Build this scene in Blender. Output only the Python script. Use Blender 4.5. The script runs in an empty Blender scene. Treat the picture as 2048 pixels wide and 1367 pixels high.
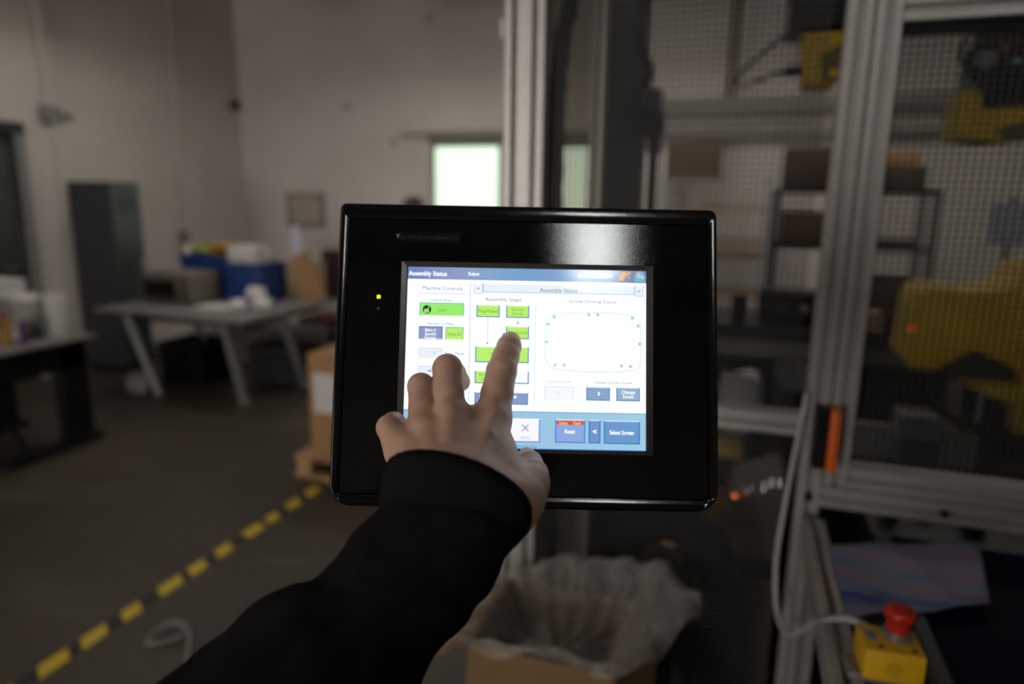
import bpy, bmesh, math, random
import numpy as np
from mathutils import Vector, Matrix
random.seed(7)
SC = bpy.context.scene
COL = SC.collection

# ------------------------------------------------------------------ camera
F = 1365.3; CX = 1024.0; CY = 683.5
EYE = np.array([0.0, 0.0, 1.67])
_w = np.array([97, 6567, 1365.0]); _w /= np.linalg.norm(_w)          # world up in camera axes (right, up, back)
_y = np.array([466, 276.8, -1365.0]); _y -= _w * (_y @ _w); _y /= np.linalg.norm(_y)
_x = np.cross(_y, _w)
CAM = np.array([_x, _y, _w])                                         # world = CAM @ camera vector
cd = bpy.data.cameras.new('camera')
cam = bpy.data.objects.new('camera', cd); COL.objects.link(cam)
mw = Matrix([list(CAM[i]) + [EYE[i]] for i in range(3)] + [[0, 0, 0, 1]])
cam.matrix_world = mw
cd.sensor_width = 36; cd.lens = 24; cd.clip_start = 0.02; cd.clip_end = 100
cd.dof.use_dof = True; cd.dof.focus_distance = 0.535; cd.dof.aperture_fstop = 2.6
cd.dof.aperture_blades = 0
SC.camera = cam

# ------------------------------------------------------------------ world, exposure
wd = bpy.data.worlds.new('world'); SC.world = wd; wd.use_nodes = True
wd.node_tree.nodes['Background'].inputs[0].default_value = (0.55, 0.6, 0.65, 1)
wd.node_tree.nodes['Background'].inputs[1].default_value = 0.3
SC.view_settings.view_transform = 'Standard'; SC.view_settings.look = 'None'
SC.view_settings.exposure = 0.0; SC.view_settings.gamma = 1.0
SC.view_settings.use_curve_mapping = False
LAMP_STRENGTH = 17.0      # tubes of the ceiling lamps added out of view
WORK_LAMP = 40.0          # brighter lamp behind the photographer
DOOR_FILL = 5.6       # glow of the unseen dock door, added as frontal fill
SCREEN_WHITE = 1.0

# ------------------------------------------------------------------ pixel rays (photograph frame 2048 x 1367)
def ray(px, py): return CAM @ np.array([(px - CX) / F, -(py - CY) / F, -1.0])
def at_d(px, py, d): return EYE + ray(px, py) * d
def at_x(px, py, x): r = ray(px, py); return EYE + r * (x / r[0])
def at_y(px, py, y): r = ray(px, py); return EYE + r * (y / r[1])
def at_z(px, py, z): r = ray(px, py); return EYE + r * ((z - EYE[2]) / r[2])

# ------------------------------------------------------------------ materials
def lin(c):
    return tuple(((v / 255) / 12.92 if v / 255 <= 0.04045 else ((v / 255 + 0.055) / 1.055) ** 2.4) for v in c)
MATS = {}
def mat(name, col, rough=0.5, metal=0.0, var=0.12, scale=12.0, bump=0.0, bscale=80.0, bdist=0.002, spec=0.5, coat=0.0, col2=None, detail=4.0, trans=0.0, alpha=1.0):
    """Procedural surface: base colour varied by noise, optional fine relief."""
    if name in MATS: return MATS[name]
    m = bpy.data.materials.new(name); m.use_nodes = True; nt = m.node_tree; N = nt.nodes; L = nt.links
    b = N['Principled BSDF']; b.inputs['Roughness'].default_value = rough; b.inputs['Metallic'].default_value = metal
    b.inputs['Specular IOR Level'].default_value = spec
    b.inputs['Coat Weight'].default_value = coat
    if trans: b.inputs['Transmission Weight'].default_value = trans
    if alpha < 1: b.inputs['Alpha'].default_value = alpha
    tc = N.new('ShaderNodeTexCoord'); nz = N.new('ShaderNodeTexNoise')
    nz.inputs['Scale'].default_value = scale; nz.inputs['Detail'].default_value = detail
    L.new(tc.outputs['Object'], nz.inputs['Vector'])
    rp = N.new('ShaderNodeValToRGB')
    c2 = col2 if col2 else tuple(min(1, v * (1 + var)) for v in col)
    c1 = col if col2 else tuple(v * (1 - var) for v in col)
    rp.color_ramp.elements[0].color = (*c1, 1); rp.color_ramp.elements[1].color = (*c2, 1)
    rp.color_ramp.elements[0].position = 0.3; rp.color_ramp.elements[1].position = 0.7
    L.new(nz.outputs['Fac'], rp.inputs['Fac']); L.new(rp.outputs['Color'], b.inputs['Base Color'])
    if bump:
        n2 = N.new('ShaderNodeTexNoise'); n2.inputs['Scale'].default_value = bscale; n2.inputs['Detail'].default_value = 3
        L.new(tc.outputs['Object'], n2.inputs['Vector'])
        bp = N.new('ShaderNodeBump'); bp.inputs['Strength'].default_value = bump; bp.inputs['Distance'].default_value = bdist
        L.new(n2.outputs['Fac'], bp.inputs['Height']); L.new(bp.outputs['Normal'], b.inputs['Normal'])
    MATS[name] = m
    return m
def glow(name, col, strength, rough=0.12):
    """A surface that gives off light (screen pixels, lamps, lit windows)."""
    if name in MATS: return MATS[name]
    m = bpy.data.materials.new(name); m.use_nodes = True; b = m.node_tree.nodes['Principled BSDF']
    b.inputs['Base Color'].default_value = (0.01, 0.01, 0.01, 1); b.inputs['Roughness'].default_value = rough
    b.inputs['Emission Color'].default_value = (*col, 1); b.inputs['Emission Strength'].default_value = strength
    MATS[name] = m
    return m

M = dict(
    alu=mat('aluminium', (0.43, 0.405, 0.385), 0.42, 0.55, 0.06, 30),
    alu_dark=mat('dull_aluminium', (0.30, 0.285, 0.27), 0.5, 0.5, 0.1, 25),
    steel=mat('steel', (0.45, 0.44, 0.43), 0.3, 0.9, 0.1, 30),
    black_gloss=mat('black_gloss_plastic', (0.004, 0.004, 0.0045), 0.12, 0, 0.2, 10, 0.05, 60, 0.002, 0.5),
    black_matte=mat('black_textured_plastic', (0.0042, 0.0042, 0.0047), 0.04, 0, 0.3, 40, 0.5, 1300, 0.00004, 0.5),
    black=mat('black_plastic', (0.008, 0.008, 0.009), 0.5, 0, 0.2, 14, spec=0.15),
    black_metal=mat('black_painted_metal', (0.010, 0.010, 0.011), 0.42, 0, 0.25, 12, spec=0.2),
    charcoal=mat('charcoal_paint', (0.042, 0.040, 0.044), 0.45, 0, 0.12, 5, spec=0.25),
    charcoal_door=mat('charcoal_gloss_door', (0.05, 0.056, 0.052), 0.28, 0, 0.15, 4),
    wall=mat('painted_wall', (0.63, 0.585, 0.545), 0.85, 0, 0.06, 1.3, 0.1, 40),
    ceiling=mat('ceiling_paint', (0.30, 0.28, 0.25), 0.9, 0, 0.1, 2),
    wire=mat('black_coated_wire', (0.03, 0.029, 0.028), 0.45, 0.2, 0.2, 40),
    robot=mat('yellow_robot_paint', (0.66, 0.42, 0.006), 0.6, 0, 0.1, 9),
    yellow=mat('yellow_plastic', (0.70, 0.40, 0.008), 0.45, 0, 0.05, 20),
    red=mat('red_plastic', (0.50, 0.020, 0.008), 0.35, 0, 0.06, 20),
    orange=mat('orange_plastic', (0.72, 0.12, 0.006), 0.5, 0, 0.06, 20),
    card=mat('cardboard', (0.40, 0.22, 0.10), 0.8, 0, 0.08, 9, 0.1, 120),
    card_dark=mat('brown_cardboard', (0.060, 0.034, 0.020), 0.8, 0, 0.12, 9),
    paper=mat('white_paper', (0.70, 0.68, 0.66), 0.7, 0, 0.04, 10),
    wood=mat('pallet_wood', (0.46, 0.27, 0.13), 0.75, 0, 0.2, 18, 0.2, 60),
    white=mat('white_plastic', (0.72, 0.70, 0.68), 0.4, 0, 0.04, 10),
    tabletop=mat('grey_laminate', (0.20, 0.19, 0.185), 0.45, 0, 0.08, 5, spec=0.3),
    leggrey=mat('grey_tube_steel', (0.36, 0.36, 0.35), 0.4, 0.4, 0.06, 12),
    blue=mat('blue_plastic', (0.015, 0.05, 0.22), 0.4, 0, 0.12, 6),
    maroon=mat('maroon_fabric', (0.055, 0.014, 0.018), 0.8, 0, 0.2, 20),
    tan=mat('tan_board', (0.38, 0.27, 0.17), 0.7, 0, 0.12, 6),
    grey=mat('grey_paint', (0.24, 0.235, 0.23), 0.5, 0, 0.1, 8),
    greyblue=mat('grey_blue_plastic', (0.13, 0.13, 0.17), 0.45, 0, 0.1, 12),
    navy=mat('navy_rubber', (0.0045, 0.006, 0.015), 0.5, 0, 0.3, 10, spec=0.15),
    navy_panel=mat('navy_gloss_panel', (0.005, 0.007, 0.020), 0.6, 0, 0.2, 3, spec=0.06),
    cord=mat('grey_cable', (0.42, 0.41, 0.41), 0.5, 0, 0.05, 12),
)

# ------------------------------------------------------------------ helpers
def link(name, me, m=None, parent=None, smooth=None):
    o = bpy.data.objects.new(name, me); COL.objects.link(o)
    if m is not None:
        for k in (m if isinstance(m, (list, tuple)) else [m]): me.materials.append(k)
    if smooth is not None and len(me.polygons):
        me.polygons.foreach_set('use_smooth', [True] * len(me.polygons))
        if smooth < 180: me.set_sharp_from_angle(angle=math.radians(smooth))
    if parent is not None: o.parent = parent
    return o
def obj(name, bm, m=None, parent=None, smooth=None):
    me = bpy.data.meshes.new(name); bm.to_mesh(me); bm.free()
    return link(name, me, m, parent, smooth)
def thing(name, label, cat, loc=(0, 0, 0), rotz=0.0, group=None):
    o = bpy.data.objects.new(name, None); COL.objects.link(o); o.empty_display_size = 0.05
    o.location = loc; o.rotation_euler = (0, 0, rotz); o['label'] = label; o['category'] = cat
    if group: o['group'] = group
    return o
def tag(o, label, cat, group=None, kind=None):
    o['label'] = label; o['category'] = cat
    if group: o['group'] = group
    if kind: o['kind'] = kind
    return o
def struct(o): o['kind'] = 'structure'; return o
def dup(root, loc, label, rotz=None):
    r = root.copy(); COL.objects.link(r); r.location = loc; r['label'] = label
    if rotz is not None: r.rotation_euler = (0, 0, rotz)
    for ch in list(root.children):
        c = ch.copy(); COL.objects.link(c); c.parent = r; c.matrix_parent_inverse = ch.matrix_parent_inverse.copy()
        for g in list(ch.children):
            d = g.copy(); COL.objects.link(d); d.parent = c; d.matrix_parent_inverse = g.matrix_parent_inverse.copy()
    return r
def BM(): return bmesh.new()
def box(bm, x0, x1, y0, y1, z0, z1, bev=0.0, seg=2, rot=None, mi=0):
    r = bmesh.ops.create_cube(bm, size=1.0); vs = r['verts']
    sx, sy, sz = x1 - x0, y1 - y0, z1 - z0; c = Vector(((x0 + x1) / 2, (y0 + y1) / 2, (z0 + z1) / 2))
    for v in vs: v.co = Vector((v.co.x * sx, v.co.y * sy, v.co.z * sz))
    fs = list({f for v in vs for f in v.link_faces})
    for f in fs: f.material_index = mi
    if bev:
        es = list({e for v in vs for e in v.link_edges})
        rr = bmesh.ops.bevel(bm, geom=es, offset=bev, segments=seg, affect='EDGES', profile=0.5)
        vs = list({v for f in rr['faces'] for v in f.verts} | {v for v in vs if v.is_valid})
        for f in {f for v in vs for f in v.link_faces}: f.material_index = mi
    for v in vs:
        if rot is not None: v.co = rot @ v.co
        v.co += c
    return vs
def boxo(name, x0, x1, y0, y1, z0, z1, m, parent=None, bev=0.0, seg=2):
    bm = BM(); box(bm, x0, x1, y0, y1, z0, z1, bev, seg)
    return obj(name, bm, m, parent, 40 if bev else None)
def bar(bm, a, b, w, h=None, mi=0):
    """square bar between two points"""
    a = Vector(a); b = Vector(b); h = h or w; d = b - a; L = d.length
    q = d.to_track_quat('Z', 'Y'); r = bmesh.ops.create_cube(bm, size=1.0)
    for v in r['verts']: v.co = (a + b) / 2 + q @ Vector((v.co.x * w, v.co.y * h, v.co.z * L))
    for f in {f for v in r['verts'] for f in v.link_faces}: f.material_index = mi
def cyl(bm, a, b, r1, r2=None, seg=24, caps=True, mi=0):
    a = Vector(a); b = Vector(b); r2 = r1 if r2 is None else r2; d = b - a
    q = d.to_track_quat('Z', 'Y')
    r = bmesh.ops.create_cone(bm, cap_ends=caps, segments=seg, radius1=r1, radius2=r2, depth=d.length)
    for v in r['verts']: v.co = (a + b) / 2 + q @ v.co
    for f in {f for v in r['verts'] for f in v.link_faces}: f.material_index = mi
def loft(rings, close=True, cap=True, name='loft'):
    n = len(rings[0]); vs = [tuple(p) for r in rings for p in r]; fs = []
    for i in range(len(rings) - 1):
        for j in range(n if close else n - 1):
            k = (j + 1) % n; fs.append((i * n + j, i * n + k, (i + 1) * n + k, (i + 1) * n + j))
    if cap: fs.append(tuple(range(n))[::-1]); fs.append(tuple(range((len(rings) - 1) * n, len(rings) * n)))
    me = bpy.data.meshes.new(name); me.from_pydata(vs, [], fs); me.validate()
    b = bmesh.new(); b.from_mesh(me); bmesh.ops.recalc_face_normals(b, faces=b.faces); b.to_mesh(me); b.free()
    return me
def smooth_path(pts, n=8):
    """Catmull-Rom through the points"""
    P = [Vector(p) for p in pts]; out = []
    P = [P[0] * 2 - P[1]] + P + [P[-1] * 2 - P[-2]]
    for i in range(1, len(P) - 2):
        for k in range(n):
            t = k / n; a, b, c, d = P[i - 1:i + 3]
            out.append(0.5 * ((2 * b) + (c - a) * t + (2 * a - 5 * b + 4 * c - d) * t * t + (3 * b - a - 3 * c + d) * t ** 3))
    out.append(P[-2]); return out
def tube(pts, r, seg=10, n=8, name='tube', ridges=0.0):
    P = smooth_path(pts, n) if n else [Vector(p) for p in pts]; rings = []
    t0 = (P[1] - P[0]).normalized(); up = Vector((0, 0, 1)) if abs(t0.z) < 0.9 else Vector((1, 0, 0))
    u = t0.cross(up).normalized()
    for i, p in enumerate(P):
        t = (P[min(i + 1, len(P) - 1)] - P[max(i - 1, 0)]).normalized()
        u = (u - t * u.dot(t)).normalized(); v = t.cross(u)
        rr = (r[0] + (r[1] - r[0]) * i / (len(P) - 1)) if isinstance(r, tuple) else r
        if ridges: rr *= 1 + ridges * (1 if i % 2 else -1)
        rings.append([p + (u * math.cos(a) + v * math.sin(a)) * rr for a in [2 * math.pi * k / seg for k in range(seg)]])
    return loft(rings, name=name)
def lathe(prof, seg=40, name='lathe'):
    rings = [[(r * math.cos(2 * math.pi * k / seg), r * math.sin(2 * math.pi * k / seg), z) for k in range(seg)] for r, z in prof]
    return loft(rings, name=name)
def prism(poly, y0, y1, bev=0.0, seg=2, axis='y'):
    """polygon in x,z extruded along y"""
    bm = BM(); a = [bm.verts.new((x, y0, z)) for x, z in poly]; b = [bm.verts.new((x, y1, z)) for x, z in poly]
    n = len(poly); bm.faces.new(a); bm.faces.new(b[::-1])
    for i in range(n): bm.faces.new((a[i], b[i], b[(i + 1) % n], a[(i + 1) % n]))
    bmesh.ops.recalc_face_normals(bm, faces=bm.faces)
    if bev: bmesh.ops.bevel(bm, geom=list(bm.edges), offset=bev, segments=seg, affect='EDGES', profile=0.5)
    return bm
def rrect(x0, x1, z0, z1, r, n=8):
    """rounded rectangle outline, r = radii (bottom-left, bottom-right, top-right, top-left)"""
    out = []
    for (cx, cz, rr, a0) in ((x0, z0, r[0], 180), (x1, z0, r[1], 270), (x1, z1, r[2], 0), (x0, z1, r[3], 90)):
        ox = cx + (rr if cx == x0 else -rr); oz = cz + (rr if cz == z0 else -rr)
        for k in range(n + 1):
            a = math.radians(a0 + 90 * k / n); out.append((ox + rr * math.cos(a), oz + rr * math.sin(a)))
    return out
def slot_section(nx, ny, p=0.045):
    """outline of an extruded T-slot bar nx by ny cells, centred"""
    w, h = nx * p, ny * p; g, dp = 0.0055, 0.016; pts = []
    def side(L, n, f):
        for i in range(n):
            c = -L / 2 + p * (i + 0.5)
            for s, d in ((-g - 0.0012, 0), (-g, 0.0012), (-g, dp), (g, dp), (g, 0.0012), (g + 0.0012, 0)): pts.append(f(c + s, d))
    b = 0.002
    side(w, nx, lambda t, d: (t, -h / 2 + d)); pts.append((w / 2 - b, -h / 2)); pts.append((w / 2, -h / 2 + b))
    side(h, ny, lambda t, d: (w / 2 - d, t)); pts.append((w / 2, h / 2 - b)); pts.append((w / 2 - b, h / 2))
    side(w, nx, lambda t, d: (-t, h / 2 - d)); pts.append((-w / 2 + b, h / 2)); pts.append((-w / 2, h / 2 - b))
    side(h, ny, lambda t, d: (-w / 2 + d, -t)); pts.append((-w / 2, -h / 2 + b)); pts.append((-w / 2 + b, -h / 2))
    return pts
def profile(name, a, b, nx, ny, parent, m=None, p=0.045, ux=None):
    """extruded aluminium bar from a to b; ux = direction of its width"""
    a = Vector(a); b = Vector(b); t = (b - a).normalized(); ux = Vector(ux); uy = t.cross(ux)
    rings = [[q + ux * x + uy * y for x, y in slot_section(nx, ny, p)] for q in (a, b)]
    return link(name, loft(rings, name=name), m or M['alu'], parent)
def carton(name, label, x0, x1, y0, y1, z0, z1, group=None, m=None, tape=True, cat='box', rotz=0.0):
    """closed cardboard carton with lid flaps and packing tape"""
    c = ((x0 + x1) / 2, (y0 + y1) / 2, z0); t = thing(name, label, cat, c, rotz, group)
    hx, hy, h = (x1 - x0) / 2, (y1 - y0) / 2, z1 - z0; m = m or M['card']
    bm = BM(); box(bm, -hx, hx, -hy, hy, 0, h - 0.006, 0.004); obj('body', bm, m, t, 40)
    for s in (-1, 1):
        bm = BM(); box(bm, -hx, hx, (-hy if s < 0 else 0.002), (-0.002 if s < 0 else hy), h - 0.006, h, 0.0015, 1); obj('flap', bm, m, t)
    if tape:
        bm = BM(); box(bm, -hx - 0.0008, hx + 0.0008, -0.025, 0.025, h, h + 0.0008)
        box(bm, -hx - 0.0012, -hx, -0.025, 0.025, h - 0.08, h); box(bm, hx, hx + 0.0012, -0.025, 0.025, h - 0.08, h)
        obj('packing_tape', bm, M['tan'], t)
    return t

# ------------------------------------------------------------------ implicit surfaces (for the hand and the far person)
def cone_field(X, Y, Z, a, b, ra, rb):
    ba = b - a; L = float(ba @ ba) + 1e-12
    t = np.clip(((X - a[0]) * ba[0] + (Y - a[1]) * ba[1] + (Z - a[2]) * ba[2]) / L, 0, 1)
    dx = X - a[0] - t * ba[0]; dy = Y - a[1] - t * ba[1]; dz = Z - a[2] - t * ba[2]
    return np.sqrt(dx * dx + dy * dy + dz * dz) - (ra + (rb - ra) * t)
def smin(a, b, k):
    if k <= 0: return np.minimum(a, b)
    h = np.maximum(k - np.abs(a - b), 0) / k
    return np.minimum(a, b) - h * h * k * 0.25
class Field:
    def __init__(s, lo, hi, v):
        s.v = v; s.lo = np.array(lo, float); s.n = np.ceil((np.array(hi) - s.lo) / v).astype(int) + 1
        s.ax = [(s.lo[i] + v * np.arange(s.n[i])).astype(np.float32) for i in range(3)]
    def new(s): return np.full(s.n, 1.0, np.float32)
    def add(s, D, a, b, ra, rb, k, sub=False):
        a = np.array(a, float); b = np.array(b, float); R = max(ra, rb) + k + 3 * s.v
        lo = np.minimum(a, b) - R; hi = np.maximum(a, b) + R
        i0 = np.clip(((lo - s.lo) / s.v).astype(int), 0, s.n - 1); i1 = np.clip(((hi - s.lo) / s.v).astype(int) + 2, 1, s.n)
        sl = tuple(slice(i0[i], i1[i]) for i in range(3))
        X = s.ax[0][sl[0]][:, None, None]; Y = s.ax[1][sl[1]][None, :, None]; Z = s.ax[2][sl[2]][None, None, :]
        d = cone_field(X, Y, Z, a, b, ra, rb).astype(np.float32)
        D[sl] = -smin(-D[sl], d, k) if sub else smin(D[sl], d, k)
    def mesh(s, D):
        """surface nets"""
        n = s.n; S = D < 0
        cs = [(i, j, k) for i in (0, 1) for j in (0, 1) for k in (0, 1)]
        cnt = sum(S[i:n[0] - 1 + i, j:n[1] - 1 + j, k:n[2] - 1 + k].astype(np.int8) for i, j, k in cs)
        C = np.argwhere((cnt > 0) & (cnt < 8)); idx = np.full(n - 1, -1, np.int32); idx[tuple(C.T)] = np.arange(len(C))
        acc = np.zeros((len(C), 3)); num = np.zeros(len(C))
        for p in cs:
            for ax in range(3):
                if p[ax]: continue
                q = list(p); q[ax] = 1
                d0 = D[tuple((C + np.array(p)).T)]; d1 = D[tuple((C + np.array(q)).T)]; c = (d0 < 0) != (d1 < 0)
                t = np.where(c, d0 / np.where(c, d0 - d1, 1), 0); e = np.repeat(np.array([p], float), len(C), 0); e[:, ax] = t
                acc += e * c[:, None]; num += c
        V = s.lo + (C + acc / num[:, None]) * s.v
        quads = []
        for ax in range(3):
            u, w = [(1, 2), (2, 0), (0, 1)][ax]
            A = [slice(1, n[i] - 1) for i in range(3)]; A[ax] = slice(0, n[ax] - 1); B = list(A); B[ax] = slice(1, n[ax])
            s0 = S[tuple(A)]; s1 = S[tuple(B)]
            for flip, msk in ((0, s0 & ~s1), (1, ~s0 & s1)):
                E = np.argwhere(msk); off = np.ones(3, int); off[ax] = 0; E = E + off
                du = np.zeros(3, int); du[u] = 1; dw = np.zeros(3, int); dw[w] = 1
                q = np.stack([idx[tuple((E - du - dw).T)], idx[tuple((E - dw).T)], idx[tuple(E.T)], idx[tuple((E - du).T)]], 1)
                quads.append(q[:, ::-1] if flip else q)
        Q = np.concatenate(quads); Q = Q[(Q >= 0).all(1)]
        return V, Q
def relax(V, Q, it, lam=0.5):
    for _ in range(it):
        acc = np.zeros_like(V); num = np.zeros(len(V))
        for a, b in ((0, 1), (1, 2), (2, 3), (3, 0)):
            np.add.at(acc, Q[:, a], V[Q[:, b]]); np.add.at(acc, Q[:, b], V[Q[:, a]])
            np.add.at(num, Q[:, a], 1); np.add.at(num, Q[:, b], 1)
        V = V + lam * (acc / num[:, None] - V)
    return V
def vnormals(V, Q):
    n = np.cross(V[Q[:, 2]] - V[Q[:, 0]], V[Q[:, 3]] - V[Q[:, 1]]); N = np.zeros_like(V)
    for i in range(4): np.add.at(N, Q[:, i], n)
    return N / (np.linalg.norm(N, axis=1, keepdims=True) + 1e-12)
def mesh_np(name, V, Q):
    me = bpy.data.meshes.new(name); me.vertices.add(len(V)); me.vertices.foreach_set('co', np.asarray(V, np.float32).ravel())
    me.loops.add(Q.size); me.loops.foreach_set('vertex_index', Q.ravel().astype(np.int32))
    me.polygons.add(len(Q)); me.polygons.foreach_set('loop_start', np.arange(0, Q.size, 4, dtype=np.int32))
    me.update(); me.validate(); return me

# ================================================================== SETTING
XL, YB, YF, XR, H = -6.0, 7.3, -7.0, 7.0, 5.6
def floor_mat():
    m = mat('sealed_concrete', (0.036, 0.027, 0.018), 0.5, 0, 0.0, 1.1, 0.15, 30, 0.002, 0.4, col2=(0.062, 0.049, 0.034), detail=8)
    nt = m.node_tree; N = nt.nodes; L = nt.links; b = N['Principled BSDF']
    # pale scuffs worn into the slab
    tc = N.new('ShaderNodeTexCoord'); mp = N.new('ShaderNodeMapping'); mp.inputs['Scale'].default_value = (0.9, 2.6, 1); mp.inputs['Rotation'].default_value = (0, 0, 0.5)
    nz = N.new('ShaderNodeTexNoise'); nz.inputs['Scale'].default_value = 1.4; nz.inputs['Detail'].default_value = 5; nz.inputs['Distortion'].default_value = 0.8
    rp = N.new('ShaderNodeValToRGB'); rp.color_ramp.elements[0].position = 0.56; rp.color_ramp.elements[1].position = 0.72
    mx = N.new('ShaderNodeMixRGB'); mx.inputs['Color2'].default_value = (0.10, 0.088, 0.072, 1)
    L.new(tc.outputs['Object'], mp.inputs['Vector']); L.new(mp.outputs['Vector'], nz.inputs['Vector']); L.new(nz.outputs['Fac'], rp.inputs['Fac'])
    src = b.inputs['Base Color'].links[0].from_socket
    ml = N.new('ShaderNodeMath'); ml.operation = 'MULTIPLY'; ml.inputs[1].default_value = 0.55; L.new(rp.outputs['Color'], ml.inputs[0])
    L.new(ml.outputs[0], mx.inputs['Fac']); L.new(src, mx.inputs['Color1']); L.new(mx.outputs['Color'], b.inputs['Base Color'])
    return m
struct(boxo('floor', XL - 0.2, XR + 0.2, YF - 0.2, YB + 0.2, -0.2, 0, floor_mat()))
struct(boxo('ceiling', XL - 0.2, XR + 0.2, YF - 0.2, YB + 0.2, H, H + 0.2, M['ceiling']))
def wall_with_holes(name, axis, at, a0, a1, holes, th=0.2, sgn=1):
    """wall slab with rectangular openings; built from abutting blocks"""
    bm = BM(); xs = sorted({a0, a1, *[h[0] for h in holes], *[h[1] for h in holes]}); zs = sorted({0, H, *[h[2] for h in holes], *[h[3] for h in holes]})
    for i in range(len(xs) - 1):
        for j in range(len(zs) - 1):
            cx, cz = (xs[i] + xs[i + 1]) / 2, (zs[j] + zs[j + 1]) / 2
            if any(h[0] < cx < h[1] and h[2] < cz < h[3] for h in holes): continue
            lo, hi = sorted((at, at + sgn * th))
            if axis == 'x': box(bm, xs[i], xs[i + 1], lo, hi, zs[j], zs[j + 1])
            else: box(bm, lo, hi, xs[i], xs[i + 1], zs[j], zs[j + 1])
    bmesh.ops.remove_doubles(bm, verts=bm.verts, dist=1e-5)
    dead = [f for f in bm.faces if len({tuple(round(c, 4) for c in g.calc_center_median()) for g in [f]}) and sum(1 for g in f.verts[0].link_faces if g is not f and (g.calc_center_median() - f.calc_center_median()).length < 1e-4)]
    bmesh.ops.delete(bm, geom=dead, context='FACES')
    return struct(obj(name, bm, M['wall']))
W1 = (-3.43, -2.57, 1.0, 2.29); W2 = (-1.97, -1.57, 1.0, 2.27)
wall_with_holes('wall_back', 'x', YB, XL - 0.2, XR + 0.2, [W1, W2])
wall_with_holes('wall_left', 'y', XL, YF - 0.2, YB, [(2.9, 4.42, 0.0, 2.17)], sgn=-1)
wall_with_holes('wall_right', 'y', XR, YF - 0.2, YB, [])
wall_with_holes('wall_front', 'x', YF, XL - 0.2, XR + 0.2, [(-5.4, -1.8, 0.0, 3.2)], sgn=-1)
# two daylit windows of greenish glass in the back wall
daylit = glow('daylit_glass', (0.80, 1.0, 0.78), 1.25, 0.1)
for i, (x0, x1, z0, z1) in enumerate((W1, W2)):
    bm = BM(); t = 0.045
    for a in ((x0, x0 + t, z0, z1), (x1 - t, x1, z0, z1), (x0 + t, x1 - t, z0, z0 + t), (x0 + t, x1 - t, z1 - t, z1)): box(bm, a[0], a[1], YB + 0.02, YB + 0.09, a[2], a[3], 0.006, 1)
    w = struct(obj('window_%d' % (i + 1), bm, M['alu_dark'])); boxo('pane', x0 + t, x1 - t, YB + 0.05, YB + 0.06, z0 + t, z1 - t, daylit, w)
    boxo('sill', x0 - 0.04, x1 + 0.04, YB - 0.06, YB + 0.02, z0 - 0.04, z0, M['wall'], w, 0.004, 1)
    boxo('lintel', x0 - 0.02, x1 + 0.03, YB - 0.03, YB, z1 + 0.005, z1 + 0.12, mat('shade_box', (0.20, 0.19, 0.15), 0.7), w, 0.004, 1)
# sliding rail above the first window
struct(boxo('trim_1', -3.78, -2.42, YB - 0.05, YB, 2.36, 2.40, mat('rail_paint', (0.33, 0.32, 0.28), 0.6), None, 0.004, 1))
# long ledges on the back wall behind the machine
struct(boxo('trim_2', -1.2, 3.2, YB - 0.16, YB, 2.53, 2.66, mat('ledge_paint', (0.25, 0.235, 0.21), 0.7), None, 0.004, 1))
struct(boxo('trim_3', -1.2, 3.2, YB - 0.12, YB, 2.30, 2.40, mat('ledge_paint', (0.25, 0.235, 0.21), 0.7), None, 0.004, 1))
struct(boxo('trim_4', -0.27, -0.17, YB - 0.08, YB, 2.66, H, mat('post_paint', (0.20, 0.17, 0.12), 0.7), None, 0.004, 1))
struct(boxo('trim_5', -0.12, -0.06, YB - 0.05, YB, 2.66, H, M['wall'], None, 0.004, 1))
# glowing dock door added unseen behind the photographer as frontal fill light
dd = boxo('fill_door', -5.4, -1.8, YF - 0.19, YF - 0.17, 0, 3.2, glow('door_fill_glow', (1.0, 0.95, 0.89), DOOR_FILL, 0.5)); struct(dd)
# door at the left edge
bm = BM(); box(bm, XL - 0.10, XL - 0.05, 2.9, 4.42, 0.0, 2.17, 0.004, 1); dr = struct(obj('door_1', bm, M['charcoal_door']))
bm = BM(); box(bm, XL - 0.05, XL + 0.03, 4.42, 4.50, 0, 2.25, 0.004, 1); box(bm, XL - 0.05, XL + 0.03, 2.82, 2.9, 0, 2.25, 0.004, 1); obj('door_frame', bm, M['grey'], dr)
bm = BM(); box(bm, XL - 0.05, XL + 0.04, 2.82, 4.50, 2.17, 2.26, 0.004, 1); obj('lintel', bm, M['charcoal'], dr)
bm = BM(); cyl(bm, (XL - 0.05, 4.3, 1.02), (XL + 0.0, 4.3, 1.02), 0.018); bar(bm, (XL, 4.3, 1.02), (XL, 4.18, 1.02), 0.018); obj('handle', bm, M['steel'], dr)
for i, (a0, a1) in enumerate(((2.9, -7), (4.5, YB))): struct(boxo('baseboard_left' if i else 'baseboard_near', XL, XL + 0.012, min(a0, a1), max(a0, a1), 0, 0.1, M['grey'], None))
struct(boxo('baseboard_back', XL, XR, YB - 0.012, YB, 0, 0.1, M['grey'], None))

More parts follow.
